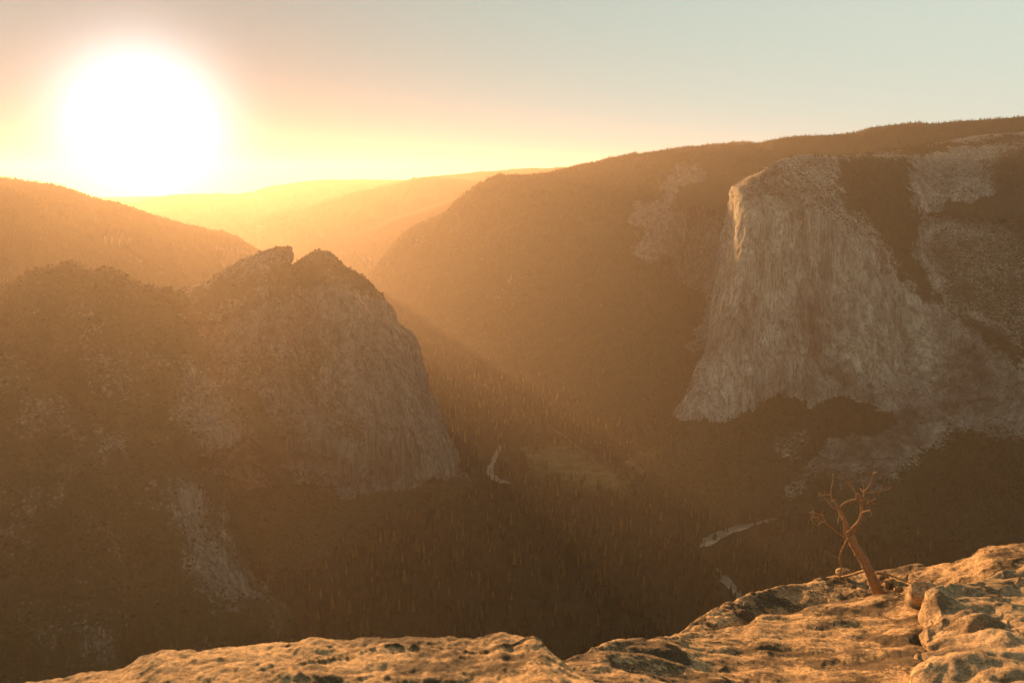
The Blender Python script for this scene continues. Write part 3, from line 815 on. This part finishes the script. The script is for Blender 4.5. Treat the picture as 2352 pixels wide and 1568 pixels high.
# slopes
def clipview(g, v, margin=250):
    X, Y = project(g)
    ok = (X > -margin) & (X < 2352 + margin) & (Y > 150) & (Y < 1568 + 150) & (g.reshape(-1, 3)[:, 1] > 500)
    return np.where(ok.reshape(v.shape), v, 0)
def above(v, t=0.5): return smooth(t - 0.12, t + 0.12, v)
scatter_sites(cap_g, clipview(cap_g, above(cap_v, 0.72)), 1 / 260, 12, 28, 0.5)
BUSH0 = len(SITES)
scatter_sites(cap_g, clipview(cap_g, above(cap_v, 0.30) * (1 - 0.5 * above(cap_v, 0.8))), 1 / 330, 4, 11, 0.5)
scatter_sites(twin_g, clipview(twin_g, above(twin_v, 0.35)), 1 / 900, 5, 11, 0.5)
scatter_sites(sho_g, clipview(sho_g, above(sho_v, 0.35)), 1 / 700, 5, 11, 0.5)
scatter_sites(near_g, clipview(near_g, above(near_v, 0.35)), 1 / 500, 4, 10, 0.5)
BUSHES = np.concatenate(SITES[BUSH0:]); del SITES[BUSH0:]
scatter_sites(mid_g, clipview(mid_g, above(mid_v, 0.6)), 1 / 300, 10, 28)
tz = smooth(620, 380, twin_g[..., 2])
scatter_sites(twin_g, clipview(twin_g, above(twin_v, 0.75) * (0.12 + 0.88 * tz)), 1 / 300, 7, 20)
scatter_sites(sho_g, clipview(sho_g, above(sho_v, 0.8)), 1 / 450, 7, 19)
scatter_sites(near_g, clipview(near_g, above(near_v, 0.8)), 1 / 450, 6, 17)
for R_, dd, hh in ((kleft, 1 / 600, 30), (kleft2, 1 / 500, 28), (ftop, 1 / 600, 21)):
    scatter_sites(R_[1], clipview(R_[1], above(R_[2], 0.55)), dd, 11, hh)

def gn_scatter(name, pts, src, props):
    n = len(pts)
    me = bpy.data.meshes.new(name)
    me.vertices.add(n); me.vertices.foreach_set('co', pts[:, :3].reshape(-1).astype(np.float32))
    a = me.attributes.new('tree_size', 'FLOAT', 'POINT'); a.data.foreach_set('value', pts[:, 3].astype(np.float32))
    a = me.attributes.new('tree_turn', 'FLOAT_VECTOR', 'POINT')
    rr = np.column_stack([rng.normal(0, .03, n), rng.normal(0, .03, n), rng.uniform(0, 6.28, n)])
    a.data.foreach_set('vector', rr.reshape(-1).astype(np.float32))
    o = link(name, me, None, **props)
    ng = bpy.data.node_groups.new(name, 'GeometryNodeTree')
    ng.interface.new_socket('Geometry', in_out='INPUT', socket_type='NodeSocketGeometry')
    ng.interface.new_socket('Geometry', in_out='OUTPUT', socket_type='NodeSocketGeometry')
    nd = ng.nodes
    gi, go = nd.new('NodeGroupInput'), nd.new('NodeGroupOutput')
    mp = nd.new('GeometryNodeMeshToPoints'); io = nd.new('GeometryNodeInstanceOnPoints')
    ob = nd.new('GeometryNodeObjectInfo'); ob.inputs['Object'].default_value = src; ob.inputs['As Instance'].default_value = True
    s1 = nd.new('GeometryNodeInputNamedAttribute'); s1.data_type = 'FLOAT'; s1.inputs['Name'].default_value = 'tree_size'
    s2 = nd.new('GeometryNodeInputNamedAttribute'); s2.data_type = 'FLOAT_VECTOR'; s2.inputs['Name'].default_value = 'tree_turn'
    L = ng.links.new
    L(gi.outputs[0], mp.inputs['Mesh']); L(mp.outputs[0], io.inputs['Points']); L(ob.outputs['Geometry'], io.inputs['Instance'])
    e2r = nd.new('FunctionNodeEulerToRotation'); L(s2.outputs['Attribute'], e2r.inputs[0]); L(e2r.outputs[0], io.inputs['Rotation'])
    L(s1.outputs['Attribute'], io.inputs['Scale']); L(io.outputs[0], go.inputs[0])
    md = o.modifiers.new('forest', 'NODES'); md.node_group = ng
    return o

# the ~300 valley trees that show largest stand as objects of their own
fx, fy = project(floor_sites[:, None, :3])
dist = np.linalg.norm(floor_sites[:, :3] - np.array([0, 0, CAMZ]), axis=1)
size = floor_sites[:, 3] / dist
inview = (fx > 760) & (fx < 1800) & (fy > 1000) & (fy < 1450) & (fy < 1560 - 0.0 * fx)
hid = (fx > 1560) & (fy > 1400)
size = np.where(inview & ~hid, size, 0)
pick = np.argsort(-size)[:290]
rest = np.ones(len(floor_sites), bool); rest[pick] = False
protos = []
KIND = ['straight conifer', 'broad shaggy conifer', 'slender pointed conifer', 'sunlight-tinted conifer']
PLACE = [((1140, 1075), 'beside the left river bend in the valley'), ((1330, 1090), 'at the edge of the valley meadow'), ((1660, 1225), 'beside the pale river bend on the right'),
         ((1665, 1335), 'near the small sand bar above the rock slab'), ((1450, 1240), 'in the sunlit middle of the valley forest'), ((1500, 1400), 'in the forest just beyond the rock slab'),
         ((1150, 1230), 'in the shaded forest below the twin peaks'), ((1150, 1400), 'in the dark forest above the bottom ledge'), ((900, 1350), 'in the shaded forest at the foot of the left slopes'), ((1750, 1290), 'in the forest behind the dead tree')]
fxy = np.column_stack([fx.reshape(-1), fy.reshape(-1)])
for j, i in enumerate(pick):
    k = j % 4
    s = floor_sites[i]
    w = int(np.argmin([np.hypot(*(fxy[i] - np.array(c))) for c, _ in PLACE]))
    o = link('pine_tree', TREES[k], None, label='%s %s' % (KIND[k], PLACE[w][1]), category='tree', group='%ss %s' % (KIND[k], PLACE[w][1]))
    o.location = s[:3]; o.scale = (s[3],) * 3
    o.rotation_euler = (random.gauss(0, .02), random.gauss(0, .02), random.uniform(0, 6.28))
    if j < 4: protos.append(o)
for k, (x, y, h, lab) in enumerate([(1285, 1107, 40, 'leftmost of the tall lone conifers standing in the valley meadow'), (1309, 1112, 52, 'tallest lone conifer standing in the valley meadow'),
                                    (1296, 1098, 36, 'lone conifer in the valley meadow behind its tallest tree'), (1342, 1106, 47, 'rightmost of the tall lone conifers standing in the valley meadow'),
                                    (1216, 1090, 33, 'lone conifer between the left river bend and the meadow'), (1238, 1072, 30, 'small conifer at the upper left corner of the valley meadow')]):
    o = link('pine_tree', TREES[(0, 2, 0, 2, 1, 0)[k]], None, label=lab, category='tree', group='lone conifers in the valley meadow')
    o.location = P(x, y, 0.0); o.scale = (h,) * 3; o.rotation_euler = (0, 0, k * 1.3)
# unit-sized sources for the far forest (their own transform is ignored)
allp = np.concatenate([floor_sites[rest]] + [s for s in SITES if s is not floor_sites])
kk = rng.choice(4, len(allp), p=[0.29, 0.27, 0.29, 0.15])
kk = np.where((kk == 3) & ((allp[:, 2] > 60) | (allp[:, 3] < 24)), 0, kk)  # sunlight-tinted crowns kept to tall trees on the valley floor
for k in range(4):
    gn_scatter('forest', allp[kk == k], protos[k], {'kind': 'stuff'})
# scrub on the ledges and domes: one rounded ragged bush is the source of the whole cover
def bush_mesh():
    r_ = random.Random(9); v, f = [], []
    for k in range(46):
        a, b_ = r_.uniform(0, 6.28), math.acos(r_.uniform(-0.1, 1))
        rr = r_.uniform(0.32, 0.55)
        c = Vector((rr * math.sin(b_) * math.cos(a), rr * math.sin(b_) * math.sin(a), 0.28 + rr * math.cos(b_)))
        u = Vector((r_.gauss(0, 1), r_.gauss(0, 1), r_.gauss(0, 1))).normalized(); w = u.orthogonal().normalized()
        s_ = r_.uniform(.12, .24); i0 = len(v)
        v += [tuple(c + u * s_), tuple(c - u * s_ * .5 + w * s_), tuple(c - u * s_ * .5 - w * s_)]; f.append((i0, i0 + 1, i0 + 2))
    me = bpy.data.meshes.new('bush'); me.from_pydata(v, [], f); me.materials.append(M_SCRUB); me.update(); return me
bi = int(np.argmin(np.abs(project(BUSHES[:, None, :3])[0] - 1850) + np.abs(project(BUSHES[:, None, :3])[1] - 400)))
bush = link('bush', bush_mesh(), None, label='round scrub bush on the bare dome above the pale granite wall', category='bush')
bush.location = BUSHES[bi, :3]; bush.scale = (BUSHES[bi, 3] * 1.2,) * 3
gn_scatter('scrub', np.delete(BUSHES, bi, 0), bush, {'kind': 'stuff'})
print('forest sites', len(allp), len(BUSHES))

# ------------------------------------------------------------------ haze box
def box(name, lo, hi, mat, **props):
    x0, y0, z0 = lo; x1, y1, z1 = hi
    v = [(x, y, z) for x in (x0, x1) for y in (y0, y1) for z in (z0, z1)]
    f = [(0, 1, 3, 2), (4, 6, 7, 5), (0, 4, 5, 1), (2, 3, 7, 6), (0, 2, 6, 4), (1, 5, 7, 3)]
    me = bpy.data.meshes.new(name); me.from_pydata(v, [], f); me.update()
    return link(name, me, mat, **props)
hm, hnt = new_mat('haze_air')
pv = hnt.nodes.new('ShaderNodeVolumePrincipled'); ho = hnt.nodes.new('ShaderNodeOutputMaterial')
pv.inputs['Color'].default_value = (0.88, 0.735, 0.60, 1)
pv.inputs['Density'].default_value = HAZE
pv.inputs['Anisotropy'].default_value = HAZE_G
hnt.links.new(pv.outputs[0], ho.inputs['Volume'])
box('haze', (-17000, -6500, -40), (17000, 28500, 1470), hm, kind='stuff')
# ------------------------------------------------------------------ foreground rock
def rock_sheet(name, cols, nu, nv, mat, seed, amps=((0.9, 0.10), (3.0, 0.035), (11.0, 0.012), (40.0, 0.004)), pits=(), folds=None, crack=0.009, drop=((0.35, -0.5), (1.0, -3.0), (2.5, -30.0)), **props):
    ctrl = []
    for c in cols:
        pts = [N(*q) for q in c]
        t = np.array(pts[0]); bd = np.array([t[0], t[1], 0]) / np.hypot(t[0], t[1])
        bk = [tuple(t + bd * a + np.array([0, 0, b])) for a, b in reversed(drop)]
        ctrl.append(bk + pts)
    g = loft(ctrl, nu, nv, 0.7, 0.45)
    n = face_up(normals(g)); p = g.reshape(-1, 3); nn = n.reshape(-1, 3)
    q = p - np.array([0, 0, CAMZ])
    d = np.zeros(len(p))
    for k, (fr, am) in enumerate(amps):
        if k == 1:
            d += am * fbm(q, fr, 3, 0.5, (1, 1, 1), ridged=True, off=seed)
        else:
            d += am * fbm(q, fr, 3, 0.5, (1.0, 0.8, 1), off=seed + k * 3.1)
    if folds:
        fr, am, sq = folds
        fo = fbm(q, fr, 2, 0.5, sq, ridged=True, off=seed * 2.3)
        d += am * fo
    crust = 0.22 * fbm(q, 1.3, 3, 0.6, off=seed + 40)
    ck = fbm(q + 0.25 * np.column_stack([fbm(q, 2.0, 2, off=3), fbm(q, 2.0, 2, off=6), 0 * d]), 0.85, 2, 0.4, (1, 1.6, 1), off=seed + 70)
    ckm = np.exp(-(ck / 0.016) ** 2)
    d -= crack * ckm; crust = crust + 0.15 * ckm
    for (x, y, Y, r, dep) in pits:
        c0 = np.array(N(x, y, Y)); rr = np.linalg.norm((p - c0) * np.array([1, 0.8, 1]), axis=1) / r
        rr = rr * (1 + 0.35 * fbm(q, 3.0 / r * 0.3, 2, off=seed))
        d -= dep * np.exp(-rr ** 4)
        crust += 0.25 * np.exp(-((rr - 1.0) / 0.35) ** 2)
    g2 = (p + nn * d[:, None]).reshape(g.shape)
    me = grid_mesh(name, g2, {'crust': crust})
    return link(name, me, mat, **props), g2

# main slab: crest (px, py, distance) left to right
S2 = [(1180,1600,5.6),(1240,1545,5.9),(1285,1514,6.1),(1343,1489,6.4),(1415,1465,6.8),(1492,1451,7.2),(1545,1446,7.5),(1600,1446,7.8),(1655,1440,8.1),(1703,1430,8.4),(1741,1411,8.7),(1813,1403,9.0),(1861,1380,9.2),(1943,1367,9.35),(2039,1362,9.3),(2111,1366,9.0),(2200,1400,8.7),(2400,1430,8.4)]
def slab_cols(cr, nearY, bottoms=((0.35, None), (0.7, None))):
    out = []
    for (x, y, Y) in cr:
        yb = 1640.0
        Yb = nearY(x)
        rows = [(x, y, Y), (x, y + (yb - y) * 0.10, Y + (Yb - Y) * 0.20), (x, y + (yb - y) * 0.35, Y + (Yb - Y) * 0.47), (x, y + (yb - y) * 0.7, Y + (Yb - Y) * 0.78), (x, yb, Yb), (x, yb + 260, Yb * 0.74)]
        out.append(rows)
    return out
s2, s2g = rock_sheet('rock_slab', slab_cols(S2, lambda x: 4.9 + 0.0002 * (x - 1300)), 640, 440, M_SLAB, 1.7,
    amps=((0.8, 0.065), (2.2, 0.03), (8.0, 0.013), (30.0, 0.005)),
    pits=((1535, 1510, 6.6, 0.14, 0.05), (2062, 1450, 7.4, 0.22, 0.09), (1990, 1560, 5.6, 0.2, 0.07), (1640, 1545, 6.1, 0.13, 0.04)),
    folds=(1.1, 0.06, (0.55, 1.5, 1)), kind='structure')
S1 = [(1500,1475,8.3),(1545,1456,8.5),(1575,1442,8.7),(1607,1416,8.95),(1636,1399,9.15),(1674,1382,9.45),(1741,1357,9.85),(1799,1344,10.2),(1871,1330,10.5),(1914,1320,10.7),(1950,1314,10.8),(2010,1310,10.8),(2039,1305,10.8),(2085,1298,10.8),(2116,1296,10.8),(2130,1315,10.9),(2250,1330,11.0)]
def s1_cols():
    out = []
    for (x, y, Y) in S1:
        yc = float(np.interp(x, [c[0] for c in S2], [c[1] for c in S2])) + 45
        Yc = float(np.interp(x, [c[0] for c in S2], [c[2] for c in S2])) + 0.12
        yc = max(yc, y + 25)
        out.append([(x, y, Y), (x, y + (yc - y) * 0.22, Y + (Yc - Y) * 0.35), (x, y + (yc - y) * 0.6, Y + (Yc - Y) * 0.75), (x, yc, Yc)])
    return out
s1, s1g = rock_sheet('rock_slab', s1_cols(), 450, 200, M_SLAB, 5.2, amps=((0.9, 0.05), (3.0, 0.03), (9.0, 0.02), (30.0, 0.007)),
    pits=((1710, 1392, 9.1, 0.10, 0.035),), kind='structure')
B1 = [
 [(2100,1345,11.2),(2096,1352,11.0),(2092,1360,10.8),(2088,1385,10.6),(2086,1440,10.4)],
 [(2079,1328,10.7),(2076,1340,10.45),(2075,1352,10.3),(2076,1380,10.2),(2078,1440,10.1)],
 [(2092,1309,10.6),(2088,1322,10.15),(2088,1340,9.9),(2090,1375,9.8),(2092,1440,9.8)],
 [(2130,1300,10.6),(2130,1316,10.0),(2132,1336,9.7),(2135,1370,9.5),(2135,1440,9.5)],
 [(2175,1291,10.5),(2178,1308,9.9),(2180,1330,9.5),(2182,1370,9.3),(2182,1440,9.3)],
 [(2222,1281,10.4),(2225,1300,9.8),(2228,1322,9.4),(2230,1360,9.1),(2230,1440,9.1)],
 [(2246,1263,10.5),(2250,1285,9.8),(2252,1312,9.3),(2254,1350,9.0),(2254,1440,9.0)],
 [(2280,1253,10.4),(2284,1276,9.7),(2288,1300,9.3),(2290,1340,9.0),(2290,1440,9.0)],
 [(2352,1247,10.2),(2354,1270,9.6),(2356,1295,9.3),(2358,1330,9.0),(2358,1440,9.0)],
 [(2560,1235,9.8),(2560,1255,9.4),(2560,1285,9.1),(2560,1330,8.9),(2560,1440,8.9)],
 [(3300,1190,9.2),(3300,1215,8.8),(3300,1250,8.5),(3300,1310,8.3),(3300,1430,8.3)],
]
b1, b1g = rock_sheet('boulder', B1, 320, 200, M_SLAB, 8.8, amps=((1.2, 0.05), (3.5, 0.035), (10.0, 0.02), (32.0, 0.006)),
    label='lichen-blackened granite block behind the dead tree at the right edge', category='rock')
S3 = [
 [(2135,1362,8.8),(2128,1400,8.6),(2118,1450,7.9),(2105,1500,7.2),(2095,1560,6.5),(2085,1650,5.8),(2080,1900,4.6)],
 [(2110,1356,8.35),(2106,1395,7.95),(2098,1440,7.3),(2081,1490,6.65),(2073,1540,6.05),(2060,1640,5.35),(2050,1900,4.2)],
 [(2118,1342,8.2),(2120,1390,7.6),(2113,1440,6.95),(2096,1490,6.35),(2088,1545,5.8),(2078,1640,5.1),(2070,1900,4.0)],
 [(2145,1334,8.2),(2152,1382,7.5),(2146,1440,6.85),(2130,1490,6.25),(2125,1545,5.7),(2115,1640,5.0),(2110,1900,3.9)],
 [(2190,1329,8.3),(2200,1375,7.6),(2195,1430,6.9),(2182,1490,6.2),(2180,1550,5.6),(2170,1640,4.95),(2170,1900,3.85)],
 [(2250,1312,8.45),(2260,1360,7.7),(2255,1420,6.9),(2250,1480,6.2),(2245,1545,5.5),(2240,1640,4.9),(2240,1900,3.8)],
 [(2300,1292,8.6),(2305,1345,7.8),(2305,1410,6.95),(2300,1475,6.2),(2300,1542,5.5),(2300,1640,4.85),(2300,1900,3.8)],
 [(2352,1274,8.8),(2352,1330,7.9),(2352,1400,7.0),(2352,1470,6.2),(2352,1540,5.5),(2352,1640,4.8),(2352,1900,3.7)],
 [(2560,1245,9.0),(2560,1300,8.0),(2560,1380,6.9),(2560,1460,6.0),(2560,1540,5.3),(2560,1640,4.6),(2560,1900,3.6)],
 [(3300,1200,8.6),(3300,1270,7.5),(3300,1360,6.5),(3300,1450,5.6),(3300,1540,4.9),(3300,1640,4.3),(3300,1900,3.3)],
]
s3, s3g = rock_sheet('boulder', S3, 400, 460, M_SMOOTH, 3.3, amps=((0.8, 0.08), (1.7, 0.07), (6.0, 0.016), (30.0, 0.003)),
    folds=(0.9, 0.13, (0.7, 1.7, 1.0)), pits=((2235, 1405, 7.1, 0.16, 0.10), (2150, 1372, 7.7, 0.10, 0.06)),
    label='smooth pale granite hump with rounded folds in the lower right corner', category='rock')
LL = [(-500,1620,3.6),(-200,1600,3.6),(60,1562,3.6),(144,1549,3.6),(204,1534,3.6),(264,1531,3.6),(318,1511,3.65),(360,1501,3.65),(432,1501,3.65),(522,1491,3.65),(612,1486,3.65),(678,1483,3.65),(726,1472,3.7),(780,1477,3.7),(852,1472,3.7),(930,1475,3.7),(1020,1477,3.7),(1105,1477,3.7),(1146,1466,3.7),(1180,1475,3.65),(1228,1475,3.6),(1254,1492,3.5),(1284,1514,3.4),(1320,1541,3.3),(1380,1575,3.15),(1440,1640,3.0),(1500,1760,2.9)]
def ll_cols():
    out = []
    for (x, y, Y) in LL:
        y = y - 16 * float(smooth(100, 520, x)) + 6 * (1 - float(smooth(0, 200, x)))
        out.append([(x, y, Y), (x, y + 14, Y - 0.14), (x, y + 45, Y - 0.36), (x, y + 90, Y - 0.60), (x, y + 160, Y - 0.85), (x, y + 420, Y - 1.45)])
    return out
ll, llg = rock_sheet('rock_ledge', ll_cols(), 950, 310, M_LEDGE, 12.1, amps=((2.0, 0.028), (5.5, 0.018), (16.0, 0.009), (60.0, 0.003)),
    folds=(3.0, 0.012, (0.5, 1.6, 1.0)), drop=((0.10, -0.10), (0.5, -1.2), (2.0, -30.0)),
    pits=((720, 1560, 3.2, 0.06, 0.012), (1010, 1520, 3.3, 0.09, 0.014), (940, 1545, 3.2, 0.05, 0.01)),
    label='crusted orange granite ledge along the bottom edge, nearest the camera', category='rock')

def stone(name, px, py, Y, size, seed, mat, **props):
    import bmesh
    bm = bmesh.new(); bmesh.ops.create_icosphere(bm, subdivisions=4, radius=1)
    v = np.array([q.co[:] for q in bm.verts])
    r = 1 + 0.25 * fbm(v, 0.9, 3, off=seed) + 0.06 * fbm(v, 4.0, 3, off=seed)
    v = np.sign(v) * np.abs(v) ** 0.75
    v = v * r[:, None] * np.array(size)
    for q, w in zip(bm.verts, v): q.co = w
    for fc in bm.faces: fc.smooth = True
    me = bpy.data.meshes.new(name); bm.to_mesh(me); bm.free()
    at = me.attributes.new('crust', 'FLOAT', 'POINT')
    o = link(name, me, mat, **props); o.location = N(px, py, Y)
    o.rotation_euler = (seed * .1 % .4, seed * .17 % .4, seed)
    return o
stone('stone', 1937, 1314, 10.55, (0.10, 0.08, 0.055), 2.0, M_SMOOTH, label='pale flat stone left of the dead tree trunk, at the foot of a thin branch', category='rock')
stone('stone', 2046, 1340, 9.75, (0.075, 0.07, 0.06), 5.0, M_SLAB, label='knobbly stone lodged just right of the dead tree trunk', category='rock')
stone('stone', 2064, 1352, 9.6, (0.05, 0.05, 0.04), 8.0, M_SLAB, label='smallest stone, between the dead tree and the blackened granite block', category='rock')
stone('stone', 2028, 1322, 10.3, (0.08, 0.07, 0.04), 11.0, M_SLAB, label='flat stone behind the foot of the dead tree, under its right-hand root', category='rock')

# ------------------------------------------------------------------ dead tree
TY = 9.65
def tp(c, Y): return np.array(N(1787.5 + c[0] * 0.24, 1034.9 + c[1] * 0.24, Y))
def tube(pts, rad, seg=10, rough=0.12, seed=0.0):
    pts = np.array(pts, float); rad = np.array(rad, float)
    t = np.concatenate([[0], np.cumsum(np.linalg.norm(np.diff(pts, axis=0), axis=1) + 1e-6)])
    n = max(6, int(t[-1] / 0.010)); n = min(n, 220)
    M = weights(t, n); c = M @ pts; r = np.clip(np.interp(np.linspace(0, t[-1], n), t, rad), 0.001, None)
    c = c + 0.35 * r[:, None] * np.column_stack([fbm(c * 1.0, 14, 2, off=seed), fbm(c, 14, 2, off=seed + 5), fbm(c, 14, 2, off=seed + 9)])
    T = np.gradient(c, axis=0); T /= np.linalg.norm(T, axis=1)[:, None]
    ref = np.array([0, 1, 0.1]); U = np.cross(T, ref); U /= np.linalg.norm(U, axis=1)[:, None]; V = np.cross(T, U)
    a = np.arange(seg) / seg * 2 * math.pi
    ring = c[:, None, :] + r[:, None, None] * (np.cos(a)[None, :, None] * U[:, None, :] + np.sin(a)[None, :, None] * V[:, None, :])
    q = ring.reshape(-1, 3)
    k = 1 + rough * fbm(q - np.array([0, 0, CAMZ]), 40, 3, 0.6, (1, 1, 0.35), off=seed)
    q = np.repeat(c, seg, axis=0) + (q - np.repeat(c, seg, axis=0)) * k[:, None]
    f = []
    for i in range(n - 1):
        for j in range(seg):
            f.append((i * seg + j, i * seg + (j + 1) % seg, (i + 1) * seg + (j + 1) % seg, (i + 1) * seg + j))
    v = [tuple(x) for x in q]
    f.append(tuple(range(seg - 1, -1, -1))); f.append(tuple(range((n - 1) * seg, n * seg)))
    return v, f
dead = bpy.data.objects.new('dead_tree', None); COL.objects.link(dead)
dead.location = tp((955, 1370), TY)
dead['label'] = 'small bare dead tree with twisted branches leaning over the rock edge'; dead['category'] = 'tree'
PXM = 1.12 * TY / F * 0.24 * 0.5 / math.cos(math.radians(20))      # radius in metres of one survey unit of width
def limb(name, pts, w, dy=(0, 0), seg=8, rough=0.2, seed=1.0, Y0=TY):
    m = len(pts); ys = [Y0 + dy[0] + (dy[1] - dy[0]) * k / (m - 1) for k in range(m)]
    P3 = [tp(c, y) for c, y in zip(pts, ys)]
    P3 = [p_ - np.array(dead.location) for p_ in P3]
    ww = [w[0] + (w[1] - w[0]) * k / (m - 1) for k in range(m)] if len(w) == 2 else w
    v, f = tube(P3, [max(x, 5.0) * PXM for x in ww], seg, rough, seed)
    me = bpy.data.meshes.new(name); me.from_pydata(v, [], f)
    me.polygons.foreach_set('use_smooth', [True] * len(f)); me.update()
    return link(name, me, M_DEADWOOD, dead)
limb('trunk', [(985,1420),(955,1350),(905,1240),(850,1120),(790,1000),(730,900),(695,830),(668,760),(642,690),(612,620),(590,560),(574,530)], [98,92,84,78,72,66,68,50,38,30,24,18], (0, -0.08), 20, 0.35, 3.0)
BR = [
 ([(690,800),(715,740),(745,710),(785,650),(800,590),(795,530),(787,480),(772,430),(755,412)], (30,20), (-0.05,-.22)),
 ([(590,545),(640,500),(700,476),(750,470),(785,495),(815,512)], (24,18), (-.08,-.25)),
 ([(578,535),(545,500),(522,465),(505,425),(511,350),(524,280),(522,213)], (19,6), (-.08,.15)),
 ([(505,426),(465,420),(420,428),(378,430)], (9,3), (.02,.15)),
 ([(575,542),(530,552),(490,505),(445,452)], (13,6), (-.08,-.3)),
 ([(745,475),(747,415),(712,362),(665,312),(628,272)], (15,4), (-.22,-.05)),
 ([(747,410),(712,350),(690,318),(668,280)], (8,3), (-.2,-.4)),
 ([(800,470),(815,430),(822,388),(808,310),(788,208)], (16,4), (-.24,-.1)),
 ([(822,392),(868,342),(902,262),(917,172)], (13,4), (-.22,-.35)),
 ([(825,398),(900,400),(1000,380),(1088,353)], (10,3), (-.22,0)),
 ([(760,412),(800,445),(835,462),(880,482),(912,472),(932,455)], (18,9), (-.24,-.45)),
 ([(815,450),(850,470),(890,490),(932,513)], (12,5), (-.24,-.1)),
 ([(805,590),(840,578),(872,568),(880,532)], (15,6), (-.2,-.4)),
 ([(872,568),(888,585),(900,602)], (7,3), (-.38,-.45)),
 ([(640,840),(585,795),(510,735),(452,682),(430,642),(390,605),(345,590),(330,583)], (11,16), (-.05,-.35)),
 ([(348,592),(330,630),(308,665)], (11,7), (-.35,-.4)),
 ([(335,636),(365,634),(392,630)], (9,6), (-.38,-.35)),
 ([(428,642),(432,622),(430,604)], (10,8), (-.3,-.3)),
 ([(450,680),(420,680),(398,695),(378,718)], (13,7), (-.3,-.42)),
 ([(340,590),(338,570),(340,548)], (5,2), (-.35,-.35)),
 ([(576,560),(586,615),(575,665),(570,706)], (14,6), (-.1,-.25)),
 ([(612,640),(632,700),(632,770),(640,835)], (16,18), (-.16,-.13)),
 ([(668,830),(650,870),(612,945),(592,1010),(592,1050),(602,1110),(592,1165),(590,1215)], (16,14), (-.05,.25)),
 ([(592,1045),(560,1020),(520,1000),(450,953)], (8,3), (.1,.2)),
 ([(700,800),(722,790),(732,765),(742,738)], (18,16), (-.1,-.2)),
 ([(660,780),(690,760),(720,745)], (14,8), (-.12,-.2)),
]
for k, (pts, w, dy) in enumerate(BR):
    limb('branch', pts, w, dy, 8, 0.25, 10.0 + k)
RT = [
 ([(845,1140),(790,1155),(720,1177),(650,1195),(590,1205)], (26,14), (0,.75)),
 ([(940,1170),(1030,1180),(1150,1222),(1270,1268)], (26,8), (.0,.25)),
 ([(620,1118),(680,1160),(700,1212)], (9,6), (.7,.6)),
 ([(640,1150),(690,1142),(730,1143)], (8,7), (.75,.75)),
 ([(870,1320),(895,1335),(905,1365)], (12,8), (-.12,-.2)),
 ([(950,1230),(1000,1250),(1060,1240),(1100,1225)], (16,6), (0,.2)),
 ([(960,1310),(1000,1345),(1050,1352)], (24,8), (0,.05)),
]
for k, (pts, w, dy) in enumerate(RT):
    limb('root' if k != 2 and k != 3 else 'twig', pts, w, dy, 8, 0.3, 50.0 + k)
# fine broken twigs along the upper branches
tw = random.Random(21)
for k, (pts, w, dy) in enumerate(BR[:19]):
    for q in range(2 if len(pts) > 3 else 1):
        i = tw.randrange(1, len(pts) - 1)
        (x0, y0), (x1, y1) = pts[i], pts[i + 1]
        u = tw.random(); x, y = x0 + (x1 - x0) * u, y0 + (y1 - y0) * u
        a = math.atan2(y1 - y0, x1 - x0) + tw.choice((-1, 1)) * tw.uniform(.6, 1.3); L_ = tw.uniform(22, 62)
        yy = dy[0] + (dy[1] - dy[0]) * (i + u) / (len(pts) - 1)
        mid_ = (x + .5 * L_ * math.cos(a) + tw.uniform(-5, 5), y + .5 * L_ * math.sin(a) + tw.uniform(-5, 5))
        limb('twig', [(x, y), mid_, (x + L_ * math.cos(a + .3), y + L_ * math.sin(a + .3))], (7, 5), (yy, yy + tw.uniform(-.12, .12)), 5, 0.2, 80.0 + k)
